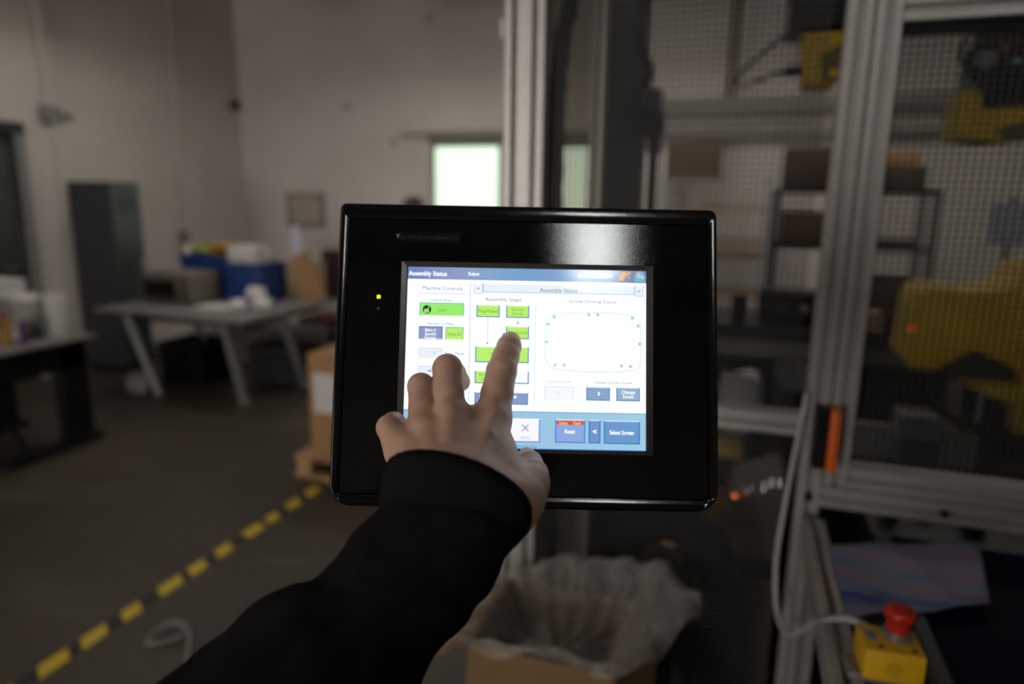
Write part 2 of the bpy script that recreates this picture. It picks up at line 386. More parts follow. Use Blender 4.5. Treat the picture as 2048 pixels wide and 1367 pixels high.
# conduits and boxes on the walls
t = thing('conduit', 'thin white conduit on the wall above the charcoal door, with a junction box', 'pipe', (XL + 0.012, 4.74, 2.4))
link('pipe', tube([(0.03, 0.02, 3.15), (0.03, 0.0, 1.0), (0.03, 0.0, 0.05)], 0.020, n=4), M['wall'], t, 60)
bm = BM(); box(bm, 0, 0.07, -0.08, 0.10, -0.09, 0.03, 0.006, 1); obj('junction_box', bm, M['grey'], t, 40)
bm = BM(); box(bm, 0, 0.05, 0.10, 0.22, -0.05, -0.02, 0.004, 1); obj('elbow', bm, M['grey'], t, 40)
link('pipe', tube([(0.03, 0.03, -0.09), (0.03, 0.03, -1.0), (0.03, 0.0, -1.05)], 0.012, n=4), M['wall'], t, 60)
t = thing('conduit', 'thin grey conduit running down the wall to an outlet box left of the blue bins', 'pipe', (XL + 0.012, 6.2, 1.2))
link('pipe', tube([(0.02, 0.08, 4.3), (0.02, 0.04, 2.0), (0.02, 0.0, 0.08)], 0.011, n=4), M['wall'], t, 60)
bm = BM(); box(bm, 0, 0.06, -0.05, 0.05, -0.06, 0.08, 0.006, 1); obj('outlet_box', bm, M['grey'], t, 40)
bm = BM(); cyl(bm, (0, 0, 0), (0.05, 0, 0), 0.075, 0.06); o = obj('round_fitting', bm, mat('bronze_paint', (0.12, 0.10, 0.085), 0.6), None, 40); o.location = (XL, 7.18, 2.75)
tag(o, 'small round brown fitting high on the white wall near the corner', 'fitting')
for i, (x, z, l) in enumerate(((-3.42, 3.59, 'faint round plug high on the back wall above the lit window'), (-4.48, 2.70, 'faint round plug on the back wall right of the wall corner'), (-3.89, 2.30, 'faint round plug on the back wall left of the lit window'))):
    bm = BM(); cyl(bm, (0, 0, 0), (0, -0.015, 0), 0.045, 0.04, 20); o = obj('wall_plug', bm, mat('plug_paint', (0.36, 0.34, 0.31), 0.7), None, 40); o.location = (x, YB, z); tag(o, l, 'plug', 'plugs in the back wall')

# work lamp known from its reflection; ceiling lamps added unseen to light the walls
tube_mat = glow('added_lamp_tube', (1.0, 0.95, 0.88), LAMP_STRENGTH, 0.3)
work_tube = glow('work_lamp_tube', (0.93, 1.0, 0.97), WORK_LAMP, 0.3)
def ceiling_lamp(name, x, y, z, rz, label, L, W, skirt, group, r=0.019, tm=None):
    """open reflector with four tubes, hung on two rods"""
    t = thing(name, label, 'lamp', (x, y, z), rz, group); h = W / 2
    sec = [(-h - 0.03, -skirt), (-h - 0.015, -skirt), (-h + 0.08, 0.075), (h - 0.08, 0.075), (h + 0.015, -skirt), (h + 0.03, -skirt), (h - 0.07, 0.095), (-h + 0.07, 0.095)]
    link('reflector', loft([[(a, yy, b) for a, b in sec] for yy in (-L / 2 - 0.05, L / 2 + 0.05)]), M['white'], t)
    for s in (-1, 1): boxo('end_cap', -h, h, s * (L / 2 + 0.05) - 0.008, s * (L / 2 + 0.05) + 0.008, -skirt, 0.09, M['white'], t)
    for k in range(4):
        xx = (-1.5 + k) * (W - 0.18) / 3.0; bm = BM(); cyl(bm, (xx, -L / 2, 0.035), (xx, L / 2, 0.035), r, seg=12); obj('lamp_tube', bm, tm or tube_mat, t, 60)
    for s in (-1, 1):
        bm = BM(); cyl(bm, (0, L * 0.42 * s, 0.09), (0, L * 0.42 * s, H - z), 0.004, seg=6); obj('hanging_rod', bm, M['steel'], t)
    return t
ceiling_lamp('work_lamp', 1.92, -3.54, 4.2, math.radians(-64), 'square work lamp behind the photographer, mirrored in the operator panel', 0.40, 1.20, 0.0, 'lamps behind the photographer', 0.032, work_tube)
LZ = 3.75  # deep skirts on these added lamps keep the upper walls dark
L0 = ceiling_lamp('ceiling_lamp', -4.4, 4.3, LZ, 0, 'added unseen fluorescent lamp above the grey table', 1.2, 0.62, 0.20, 'added fluorescent lamps out of view')
for x, y, l in ((-3.4, 1.0, 'above the taped aisle'), (-2.7, 5.5, 'before the lit window'), (-0.4, 5.5, 'behind the left guard post'), (1.7, 5.0, 'above the storage racks'), (-2.4, -2.6, 'on the added door side')): dup(L0, (x, y, LZ), 'added unseen fluorescent lamp ' + l, 0 if y < 5 else math.pi / 2)

# ================================================================== FLOOR MARKINGS AND AISLE
tp = thing('floor_tape', 'yellow and black striped hazard tape running along the concrete floor', 'tape', (-2.25, 2.6, 0.0))
boxo('tape_band', -0.035, 0.035, -3.2, 1.9, 0.0, 0.0012, mat('worn_black_tape', (0.016, 0.014, 0.011), 0.6), tp)
ym = mat('yellow_tape', (0.60, 0.42, 0.018), 0.5, 0, 0.15, 30)
y = -1.62; k = 0
while y < 1.85:
    ln = 0.105 + 0.02 * math.sin(k * 2.3); sh = 0.045 if k % 9 else 0.02
    vs = [(-0.035, y, 0.0013), (0.035, y - sh, 0.0013), (0.035, y - sh + ln, 0.0013), (-0.035, y + ln, 0.0013)]
    me = bpy.data.meshes.new('tape_stripe'); me.from_pydata(vs + [(a, b, 0.0017) for a, b, c in vs], [], [(4, 5, 6, 7), (0, 1, 5, 4), (1, 2, 6, 5), (2, 3, 7, 6), (3, 0, 4, 7)])
    link('tape_stripe', me, ym, tp); y += 0.178 + 0.01 * math.sin(k * 1.7); k += 1
o = link('strap_loop', tube([(0.24, -0.10, 0.006), (0.17, -0.02, 0.01), (0.11, 0.05, 0.012), (0.05, 0.08, 0.03), (0.0, 0.06, 0.035), (-0.03, 0.0, 0.012), (-0.005, -0.03, 0.006), (0.05, 0.0, 0.012), (0.09, 0.04, 0.02)], 0.009, 8, 8), mat('dull_strap', (0.19, 0.175, 0.17), 0.6), None, 60)
o.location = (-2.0, 1.78, 0.002); tag(o, 'curled white strap loop lying on the floor right of the hazard tape', 'strap')
# pale joints sawn in the slab
struct(boxo('trim_6', XL, -0.6, 2.50, 2.512, 0.0, 0.0006, mat('joint_filler', (0.07, 0.063, 0.052), 0.7)))
struct(boxo('trim_7', -3.30, -3.288, YF, YB, 0.0, 0.0006, MATS['joint_filler']))

# pallet with carton behind the panel
p = thing('pallet', 'low wooden pallet under the cardboard carton at the end of the hazard tape', 'pallet', (-2.05, 3.75, 0))
pm = M['wood']
for i in range(6): boxo('deck_board', -0.43, 0.43, -0.45 + 0.155 * i, -0.45 + 0.155 * i + 0.125, 0.118, 0.138, pm, p, 0.003, 1)
for x in (-0.41, 0.0, 0.31): boxo('stringer', x, x + 0.1, -0.45, 0.45, 0.02, 0.118, pm, p, 0.003, 1)
for i in range(3): boxo('bottom_board', -0.43, 0.43, -0.45 + 0.40 * i, -0.45 + 0.40 * i + 0.1, 0.0, 0.02, pm, p, 0.002, 1)
c = carton('carton', 'tall brown cardboard carton with a white shipping label standing on the pallet', -2.37, -1.75, 3.33, 4.05, 0.138, 0.77)
boxo('shipping_label', -0.275, -0.06, -0.362, -0.3605, 0.28, 0.52, M['paper'], c)

# ================================================================== LOCKER
t = thing('locker', 'tall charcoal metal locker standing against the left white wall', 'cabinet', (-5.72, 5.02, 0))
boxo('body', -0.26, 0.24, -0.17, 0.15, 0.05, 1.78, M['charcoal'], t, 0.006, 2)
boxo('plinth', -0.25, 0.22, -0.155, 0.14, 0.0, 0.05, M['black'], t)
boxo('door', 0.242, 0.258, -0.165, 0.145, 0.07, 1.765, M['charcoal_door'], t, 0.003, 1)
boxo('handle', 0.258, 0.278, 0.10, 0.12, 0.95, 1.08, M['steel'], t, 0.004, 1)
bm = BM()
for i in range(5): box(bm, 0.258, 0.261, -0.10, 0.08, 1.52 + 0.03 * i, 1.53 + 0.03 * i)
obj('vent_slots', bm, M['black'], t)

# ================================================================== DESK AT THE LEFT EDGE
t = thing('desk', 'black pedestal desk with a pale top at the left edge', 'desk', (-4.55, 2.9, 0))
boxo('desktop', -0.45, 0.45, -1.0, 0.52, 0.715, 0.74, M['tabletop'], t, 0.006, 2)
boxo('modesty_panel', 0.38, 0.40, -0.85, 0.46, 0.54, 0.715, M['black'], t)
boxo('leg_panel', 0.32, 0.40, 0.27, 0.47, 0.05, 0.715, M['black_metal'], t, 0.004, 1)
boxo('foot', 0.30, 0.42, -0.14, 0.52, 0.0, 0.05, M['black_metal'], t, 0.008, 2)
boxo('leg_panel', -0.40, -0.32, 0.27, 0.47, 0.05, 0.715, M['black_metal'], t, 0.004, 1)
boxo('foot', -0.42, -0.30, -0.14, 0.52, 0.0, 0.05, M['black_metal'], t, 0.008, 2)
bm = BM(); bar(bm, (0.385, -0.22, 0.62), (0.36, 0.02, 0.04), 0.022); obj('brace', bm, M['black_metal'], t)
D = 0.74
def bottle(name, label, x, y, z, r, h, m, capm, cat='bottle', group=None):
    t = thing(name, label, cat, (x, y, z), 0, group)
    link('body', lathe([(r * 0.9, 0), (r, 0.01), (r, h * 0.62), (r * 0.8, h * 0.74), (r * 0.38, h * 0.82), (r * 0.38, h * 0.88)], 24), m, t, 60)
    link('cap', lathe([(r * 0.45, h * 0.87), (r * 0.45, h), (r * 0.40, h * 1.01)], 20), capm, t, 60); return t
bottle('spray_bottle', 'small red topped yellow bottle at the left edge of the desk', -4.29, 2.95, D, 0.035, 0.20, mat('dull_yellow', (0.38, 0.22, 0.04), 0.5), M['red'], group='bottles on the left desk')
bottle('spray_bottle', 'small purple bottle in front of the white bag on the desk', -4.27, 3.05, D, 0.028, 0.17, mat('purple_plastic', (0.10, 0.03, 0.13), 0.4), M['white'], group='bottles on the left desk')
bottle('spray_bottle', 'small dark green bottle beside the paper towel roll', -4.31, 3.17, D, 0.024, 0.12, mat('green_plastic', (0.03, 0.09, 0.035), 0.4), M['black'], group='bottles on the left desk')
t = thing('paper_towel_roll', 'tall white paper towel roll at the far end of the desk', 'paper roll', (-4.30, 3.30, D))
link('roll', lathe([(0.02, 0), (0.062, 0), (0.064, 0.005), (0.064, 0.265), (0.062, 0.27), (0.02, 0.27)], 32), M['paper'], t, 50)
link('core', lathe([(0.016, 0.0), (0.02, 0.0), (0.02, 0.275), (0.016, 0.275)], 20), M['card'], t, 50)
t = thing('paper_bag', 'crumpled white paper bag on the desk behind the bottles', 'bag', (-4.42, 3.16, D))
rings = []
for k in range(9):
    z = 0.27 * k / 8; r = []
    for a in range(28):
        th = 2 * math.pi * a / 28; q = 1 + 0.10 * math.sin(5 * th + 3 * z * 20) + 0.05 * math.sin(9 * th - 30 * z)
        sq = 1 / max(abs(math.cos(th)), abs(math.sin(th))) ** 0.7
        r.append((0.075 * math.cos(th) * sq * q, 0.10 * math.sin(th) * sq * q, z + (0.02 * math.sin(4 * th) if k == 8 else 0)))
    rings.append(r)
link('sack', loft(rings), M['paper'], t, 180); boxo('printed_band', 0.083, 0.086, -0.05, 0.05, 0.06, 0.13, mat('grey_print', (0.4, 0.36, 0.36), 0.7), t)
t = thing('tissue_box', 'white tissue carton at the back of the left desk', 'box', (-4.66, 3.14, D)); boxo('body', -0.12, 0.12, -0.16, 0.16, 0, 0.36, M['white'], t, 0.008, 2); boxo('lid', -0.122, 0.122, -0.162, 0.162, 0.33, 0.365, M['paper'], t, 0.004, 1)
t = thing('monitor', 'black monitor on the left desk cut by the frame edge', 'monitor', (-4.55, 2.78, D))
boxo('screen', -0.3, 0.3, 0.0, 0.03, 0.10, 0.46, M['black'], t, 0.006, 1); boxo('stand', -0.03, 0.03, 0.03, 0.05, 0, 0.25, M['black'], t); boxo('base', -0.12, 0.12, -0.06, 0.12, 0, 0.012, M['black'], t, 0.003, 1)

# ================================================================== GREY TABLE
TX0, TX1, TY0, TY1 = -5.02, -3.52, 4.18, 5.45
t = thing('work_table', 'grey topped work table on splayed tube legs in front of the wall', 'table', ((TX0 + TX1) / 2, (TY0 + TY1) / 2, 0))
hx, hy = (TX1 - TX0) / 2, (TY1 - TY0) / 2
boxo('tabletop', -hx, hx, -hy, hy, 0.715, 0.75, M['tabletop'], t, 0.006, 2)
bm = BM()
for s in (-1, 1): box(bm, -hx + 0.1, hx - 0.1, s * (hy - 0.16) - 0.02, s * (hy - 0.16) + 0.02, 0.655, 0.715); box(bm, s * (hx - 0.14) - 0.02, s * (hx - 0.14) + 0.02, -hy + 0.12, hy - 0.12, 0.655, 0.715)
obj('apron', bm, M['charcoal'], t)
for x0, y0, x1, y1 in ((0.53, -0.60, 0.51, -0.40), (0.68, -0.10, 0.62, 0.26), (-0.50, -0.55, -0.34, -0.44), (-0.50, 0.10, -0.36, 0.30)):
    bm = BM(); bar(bm, (x0, y0, 0.71), (x1, y1, 0.012), 0.05, 0.045); box(bm, x1 - 0.03, x1 + 0.03, y1 - 0.03, y1 + 0.03, 0, 0.02); obj('leg', bm, M['leggrey'], t)
for x, y0, y1 in ((0.55, -0.46, 0.06), (-0.43, -0.49, 0.20)):
    bm = BM(); bar(bm, (x, y0, 0.34), (x + 0.04, y1, 0.34), 0.028); obj('stretcher', bm, M['charcoal'], t)
T = 0.75
# grey oven
t = thing('toaster_oven', 'grey boxy oven with a dark glass door on the left of the table', 'oven', (-4.66, 4.78, T))
boxo('body', -0.27, 0.27, -0.18, 0.18, 0.015, 0.27, mat('warm_grey_enamel', (0.19, 0.165, 0.145), 0.4), t, 0.012, 2)
boxo('door', -0.24, 0.10, -0.193, -0.181, 0.05, 0.22, mat('smoked_glass', (0.025, 0.018, 0.012), 0.15), t, 0.004, 1)
bm = BM(); bar(bm, (-0.22, -0.215, 0.215), (0.08, -0.215, 0.215), 0.014); obj('handle', bm, M['steel'], t)
for k in range(3):
    bm = BM(); cyl(bm, (0.19, -0.181, 0.08 + 0.065 * k), (0.19, -0.205, 0.08 + 0.065 * k), 0.02, 0.017, 16); obj('knob', bm, M['black'], t, 40)
for sx in (-1, 1):
    bm = BM(); box(bm, sx * 0.24 - 0.02, sx * 0.24 + 0.02, -0.16, 0.16, 0, 0.016); obj('foot', bm, M['black'], t)
def tub(name, label, x, y, z, wx, wy, h, m, group, flare=0.9, rz=0.0):
    t = thing(name, label, 'bin', (x, y, z), rz, group); rings = []
    def rr(s, zz): return [(a * s, b * s, zz) for a, b in rrect(-wx / 2, wx / 2, -wy / 2, wy / 2, (0.03,) * 4, 4)]
    rings = [rr(flare, 0), rr(1, h), rr(0.95, h), rr(flare * 0.93, 0.012)]
    link('shell', loft(rings), m, t, 40)
    link('rim', loft([rr(1.0, h - 0.03), rr(1.05, h - 0.03), rr(1.05, h), rr(0.95, h), rr(0.95, h - 0.005)], cap=False), m, t, 40); return t
BG = 'blue bins on the grey table'
tub('storage_bin', 'wide blue plastic bin behind the grey oven, filled with loose items', -4.67, 5.24, T, 0.60, 0.34, 0.385, M['blue'], BG)
tub('storage_bin', 'blue plastic bin in the middle of the grey table below the white carton', -4.14, 5.12, T, 0.42, 0.40, 0.335, M['blue'], BG)
c = carton('white_carton', 'small white carton resting on top of the middle blue bin', -4.34, -4.06, 5.00, 5.22, 1.085, 1.235, None, M['paper'])
t = thing('tool_case', 'yellow plastic case lying on the wide blue bin', 'case', (-4.52, 5.24, 1.135)); boxo('body', -0.17, 0.17, -0.10, 0.10, 0, 0.095, mat('amber_plastic', (0.50, 0.26, 0.02), 0.45), t, 0.012, 2); boxo('handle', -0.05, 0.05, -0.12, -0.10, 0.03, 0.055, M['black'], t, 0.004, 1); boxo('lid', -0.172, 0.172, -0.102, 0.102, 0.06, 0.066, M['black'], t)
t = thing('spray_can', 'shiny lime green can lying on the wide blue bin', 'can', (-4.80, 5.19, 1.175))
me = lathe([(0.0, -0.11), (0.036, -0.11), (0.038, -0.1), (0.038, 0.09), (0.02, 0.11), (0.02, 0.12)], 24); me.transform(Matrix.Rotation(math.pi / 2, 4, 'Y')); link('body', me, mat('lime_metal', (0.45, 0.60, 0.08), 0.2, 0.5), t, 50)
bm = BM(); cyl(bm, (0.12, 0, 0), (0.15, 0, 0), 0.016); obj('cap', bm, M['white'], t, 40)
o = link('glass_jar', lathe([(0.03, 0), (0.034, 0.01), (0.034, 0.06), (0.026, 0.075), (0.026, 0.09), (0.022, 0.09), (0.022, 0.07)], 24), mat('pale_pink_glaze', (0.75, 0.62, 0.60), 0.12, 0, 0.03), None, 60); o.location = (-4.88, 5.11, 1.135); tag(o, 'small pale shiny jar at the left end of the wide blue bin', 'jar')
# crumpled paper
def crumple(name, label, x, y, z, r, seed, m, group=None):
    rnd = random.Random(seed); bm = BM(); bmesh.ops.create_icosphere(bm, subdivisions=3, radius=1); ph = [rnd.uniform(0, 6) for _ in range(9)]
    for v in bm.verts:
        c = v.co.normalized(); q = 1 + 0.16 * math.sin(5 * c.x + ph[0]) * math.sin(4 * c.y + ph[1]) + 0.12 * math.sin(9 * c.z + ph[2] + 3 * c.x) + rnd.uniform(-.06, .06)
        v.co = Vector((c.x * r[0] * q, c.y * r[1] * q, max(c.z * q, -0.8) * r[2] + r[2] * 0.8))
    o = obj(name, bm, m, None); o.location = (x, y, z); tag(o, label, 'paper', group); return o
PG = 'crumpled packing paper on the grey table'
crumple('crumpled_paper', 'crumpled white paper lying lowest, left of its pile on the table', -3.93, 4.62, T, (0.07, 0.07, 0.045), 1, M['paper'], PG)
crumple('crumpled_paper', 'crumpled white paper lying lowest, right of its pile on the table', -3.78, 4.72, T, (0.08, 0.07, 0.05), 2, M['paper'], PG)
crumple('crumpled_paper', 'crumpled white paper on top of the paper pile on the table', -3.87, 4.76, T + 0.075, (0.085, 0.07, 0.055), 3, M['paper'], PG)
boxo('paper_sheet', -4.35, -3.98, 4.52, 4.75, T, T + 0.002, M['paper']); tag(bpy.data.objects['paper_sheet'], 'flat white paper sheet on the front of the grey table', 'paper')
# rolled drawing and board
bm = BM(); cyl(bm, (0, 0, 0), (0, 0, 0.30), 0.042, seg=24); o = obj('paper_tube', bm, mat('lilac_paper', (0.62, 0.60, 0.74), 0.6), None, 40); o.location = (-3.87, 5.36, 1.10); tag(o, 'upright lilac white roll standing on the tan board', 'tube')
t = thing('board_stack', 'tan cardboard box with its open flap leaning, right of the blue bins', 'box', (-3.77, 5.34, T))
boxo('body', -0.14, 0.14, -0.10, 0.10, 0, 0.35, M['tan'], t, 0.003, 1)
bm = BM(); box(bm, -0.10, 0.10, -0.004, 0.004, -0.22, 0.22, rot=Matrix.Rotation(math.radians(-22), 3, 'Y')); o = obj('flap', bm, M['card'], t); o.location = (0.10, -0.115, 0.215)
# frame with board on the wall behind
t = thing('wall_board', 'small faded tan notice board on the back wall above the blue bins', 'board', (-5.06, YB, 1.52)); boxo('panel', -0.28, 0.20, -0.02, 0, -0.18, 0.18, mat('faded_tan', (0.42, 0.36, 0.31), 0.8), t); bm = BM()
for a in ((-0.30, 0.22, 0.17, 0.20), (-0.30, 0.22, -0.20, -0.17), (-0.30, -0.27, -0.2, 0.2), (0.19, 0.22, -0.2, 0.2)): box(bm, a[0], a[1], -0.035, 0, a[2], a[3])
obj('frame', bm, mat('brown_frame', (0.22, 0.17, 0.14), 0.6), t)
# chair, beige carton and things behind the table
t = thing('office_chair', 'maroon upholstered chair behind the grey table', 'chair', (-3.92, 6.15, 0))
boxo('backrest', -0.22, 0.20, -0.03, 0.05, 0.62, 1.14, M['maroon'], t, 0.03, 3); boxo('seat', -0.23, 0.23, -0.45, 0.02, 0.42, 0.50, M['maroon'], t, 0.03, 3)
bm = BM(); cyl(bm, (0, -0.2, 0.06), (0, -0.2, 0.42), 0.03); obj('gas_lift', bm, M['black'], t, 40); bm = BM(); bar(bm, (0, 0.06, 0.44), (0, 0.06, 0.75), 0.05, 0.015); bar(bm, (0, 0.06, 0.44), (0, -0.2, 0.42), 0.05, 0.015); obj('back_support', bm, M['black'], t)
for k in range(5):
    a = 2 * math.pi * k / 5; bm = BM(); bar(bm, (0, -0.2, 0.08), (0.27 * math.cos(a), -0.2 + 0.27 * math.sin(a), 0.06), 0.03); cyl(bm, (0.27 * math.cos(a) - 0.012, -0.2 + 0.27 * math.sin(a), 0.026), (0.27 * math.cos(a) + 0.012, -0.2 + 0.27 * math.sin(a), 0.026), 0.026, seg=14); obj('leg', bm, M['black'], t)
c = carton('carton', 'beige carton on the floor stack right of the maroon chair', -3.55, -2.95, 6.1, 6.6, 0.602, 1.10, None, mat('beige_card', (0.46, 0.41, 0.33), 0.75))
c = carton('carton', 'dark brown carton under the beige carton, right of the maroon chair', -3.58, -2.92, 6.05, 6.65, 0.0, 0.60, None, M['card_dark'])
tub('crate', 'dark plastic crate on the floor under the left of the table', -4.72, 4.95, 0, 0.5, 0.45, 0.36, M['black'], 'crates under the grey table')
tub('crate', 'dark grey plastic crate on the floor under the right of the table', -3.98, 5.25, 0, 0.55, 0.4, 0.33, M['charcoal'], 'crates under the grey table')
crumple('crumpled_paper', 'dull grey crumpled bag on the floor between the table legs', -4.86, 4.42, 0.0, (0.12, 0.10, 0.09), 8, M['grey'])

# ================================================================== MACHINE GUARD (aluminium frame with wire mesh)
GY = 1.48; GX0, GX1, GX2 = -0.465, 0.1725, 1.10; GT = 2.55; GYB = 3.15
g = thing('machine_guard', 'aluminium machine guard with black wire mesh panels around the robots', 'guard', (0, GY, 0))
def gp(*a): return (a[0], a[1] - GY, a[2])
for x, n in ((GX0, 2), (GX1, 1), (GX2, 2)): profile('post', gp(x, GY, 0.01), gp(x, GY, GT), n, 1, g, ux=(1, 0, 0))
for y, nx in ((2.245, 1), (GYB, 1)): profile('post', gp(GX0, y, 0.01), gp(GX0, y, GT), nx, nx, g, ux=(1, 0, 0))
for x in (GX1, GX2): profile('post', gp(x, GYB, 0.01), gp(x, GYB, GT), 1, 1, g, M['alu_dark'], ux=(1, 0, 0)) if x == GX2 else None
for x in (GX0, GX1, GX2): boxo('foot_plate', x - 0.06, x + 0.06, -0.05, 0.05, 0.0, 0.01, M['alu_dark'], g)
def rail(x0, x1, z0, z1, y=GY, m=None): profile('rail', gp(x0, y, (z0 + z1) / 2), gp(x1, y, (z0 + z1) / 2), 1, 1, g, m, p=z1 - z0, ux=(0, 0, 1))
rail(GX0 + 0.045, GX1 - 0.0225, 1.202, 1.247); rail(GX0 + 0.045, GX1 - 0.0225, GT - 0.045, GT); rail(GX0 + 0.045, GX1 - 0.0225, 0.10, 0.145)
rail(GX1 + 0.0225, GX2 - 0.045, 1.055, 1.10); rail(GX1 + 0.0225, GX2 - 0.045, GT - 0.045, GT); rail(GX1 + 0.0225, GX2 - 0.045, 0.10, 0.145)
for z in (0.12, GT - 0.02): profile('rail', gp(GX0, GY + 0.02, z), gp(GX0, GYB, z), 1, 1, g, ux=(0, 0, 1)); profile('rail', gp(GX2, GY + 0.02, z), gp(GX2, GYB, z), 1, 1, g, ux=(0, 0, 1))
profile('rail', gp(GX0, GYB, GT - 0.02), gp(GX2, GYB, GT - 0.02), 1, 1, g, ux=(0, 0, 1))
profile('rail', gp(GX0, 2.9, 2.72), gp(GX2, 2.9, 2.72), 2, 2, g, M['alu_dark'], ux=(0, 0, 1)); profile('rail', gp(GX0, 2.2, 2.72), gp(GX2, 2.2, 2.72), 2, 2, g, M['alu_dark'], ux=(0, 0, 1))
for x in (GX0, GX2):
    for y in (2.2, 2.9): boxo('hanger_block', x - 0.04, x + 0.04, y - GY - 0.04, y - GY + 0.04, GT - 0.02, 2.68, M['alu_dark'], g)
# door with its own frame, right of the double post (hangs 20 mm off the frame)
DX0, DX1, DZ0, DZ1 = GX1 + 0.0252, GX2 - 0.05, 1.103, 2.036
def smoked():
    m = bpy.data.materials.new('smoked_acrylic'); m.use_nodes = True; nt = m.node_tree; N = nt.nodes
    tr = N.new('ShaderNodeBsdfTransparent'); tr.inputs['Color'].default_value = (0.70, 0.68, 0.65, 1); b = N['Principled BSDF']; b.inputs['Base Color'].default_value = (0.02, 0.02, 0.02, 1); b.inputs['Roughness'].default_value = 0.1
    mx = N.new('ShaderNodeMixShader'); mx.inputs[0].default_value = 0.06
    nt.links.new(tr.outputs[0], mx.inputs[1]); nt.links.new(b.outputs[0], mx.inputs[2]); nt.links.new(mx.outputs[0], N['Material Output'].inputs['Surface']); return m
def wires(name, x0, x1, z0, z1, y, pitch=0.0127, w=0.0024, plane='x'):
    vs, fs = [], []
    def strip(a0, a1, b, horizontal):
        for (da, db) in ((-w / 2, 0), (w / 2, 0), (w / 2, w), (-w / 2, w)):
            for e in (a0, a1):
                o = db + (w * 0.9 if horizontal else 0)
                p = (e, o, b + da) if horizontal else (b + da, o, e)
                vs.append((p[0], y + p[1], p[2]) if plane == 'x' else (y + p[1], p[0], p[2]))
        n = len(vs) - 8
        for q in range(4): r = (q + 1) % 4; fs.append((n + 2 * q, n + 2 * q + 1, n + 2 * r + 1, n + 2 * r))
    n = int((x1 - x0) / pitch)
    for i in range(n + 1): strip(z0, z1, x0 + pitch * i, False)
    n = int((z1 - z0) / pitch)
    for i in range(n + 1): strip(x0, x1, z0 + pitch * i, True)
    me = bpy.data.meshes.new(name); me.from_pydata(vs, [], fs); o = link(name, me, M['wire'], g); o['kind'] = 'stuff'; return o
yw = 0.012
wires('wire_mesh', GX0 + 0.04, GX1 - 0.04, 1.24, GT - 0.04, yw)
wires('wire_mesh', GX0 + 0.04, GX1 - 0.04, 0.14, 1.205, yw)
wires('wire_mesh', DX0 + 0.03, DX1 - 0.03, DZ0 + 0.04, DZ1 - 0.04, yw)
wires('wire_mesh', GX1 + 0.04, GX2 - 0.04, DZ1 + 0.02, GT - 0.04, yw)
boxo('smoked_pane', GX0 - 0.003, GX0 + 0.003, 0.0855, 2.2225 - GY, 0.14, GT - 0.04, smoked(), g)
profile('door_stile', gp(DX0 + 0.0225, GY, DZ0), gp(DX0 + 0.0225, GY, DZ1 + 0.0), 1, 1, g, ux=(1, 0, 0))
profile('door_rail', gp(DX0 + 0.045, GY, DZ0 + 0.0225), gp(DX1, GY, DZ0 + 0.0225), 1, 1, g, ux=(0, 0, 1))
profile('door_rail', gp(DX0 + 0.045, GY, DZ1 - 0.0225), gp(DX1, GY, DZ1 - 0.0225), 1, 1, g, ux=(0, 0, 1))
boxo('door_seal', DX0 + 0.045, DX1, -0.002, 0.016, DZ1 - 0.063, DZ1 - 0.045, M['black'], g)
profile('door_stile', gp(DX1 - 0.0225, GY, DZ0 + 0.045), gp(DX1 - 0.0225, GY, DZ1 - 0.045), 1, 1, g, ux=(1, 0, 0))
# orange door latch
boxo('latch_body', 0.168, 0.192, -0.062, -0.0225, 1.15, 1.276, M['black'], g, 0.003, 1)
hd = boxo('latch_handle', 0.193, 0.212, -0.068, -0.0225, 1.148, 1.274, M['orange'], g, 0.005, 2)
# hinge blocks, brackets, bolts
for z in (1.02, 1.075):
    bm = BM(); cyl(bm, (GX1 - 0.0, -0.0235, z), (GX1, -0.031, z), 0.009, seg=6); obj('bolt', bm, M['black'], g)
for x, z in ((GX1 - 0.06, 1.185), (GX0 + 0.06, 1.185), (0.42, 1.078)):
    bm = BM(); cyl(bm, (x, -0.0225, z), (x, -0.029, z), 0.008, seg=6); obj('bolt', bm, M['black'], g)
boxo('edge_seal', GX0 - 0.008, GX0 + 0.010, 0.0225, 0.085, 0.14, GT - 0.04, M['black'], g)
boxo('bracket', GX0 - 0.056, GX0 - 0.045, -0.022, 0.022, 2.005, 2.045, M['white'], g, 0.003, 1)
# smoked panel in the side wall between the rear posts
boxo('side_panel', GX0 - 0.012, GX0 + 0.012, 2.268 - GY, GYB - 0.0225 - GY, 0.14, GT - 0.04, M['black'], g)

# ------------------------------------------------------------------ inside the guard
o = link('cable_drop', tube([(-0.395, 1.72, 2.50), (-0.40, 1.70, 2.25), (-0.438, 1.66, 2.02), (-0.440, 1.64, 1.7), (-0.44, 1.66, 1.2), (-0.43, 1.68, 0.6), (-0.41, 1.72, 0.02)], (0.021, 0.021), 12, 10, ridges=0.06), M['black'], None, 60)
tag(o, 'thick black ribbed hose hanging down beside the left guard post', 'hose')
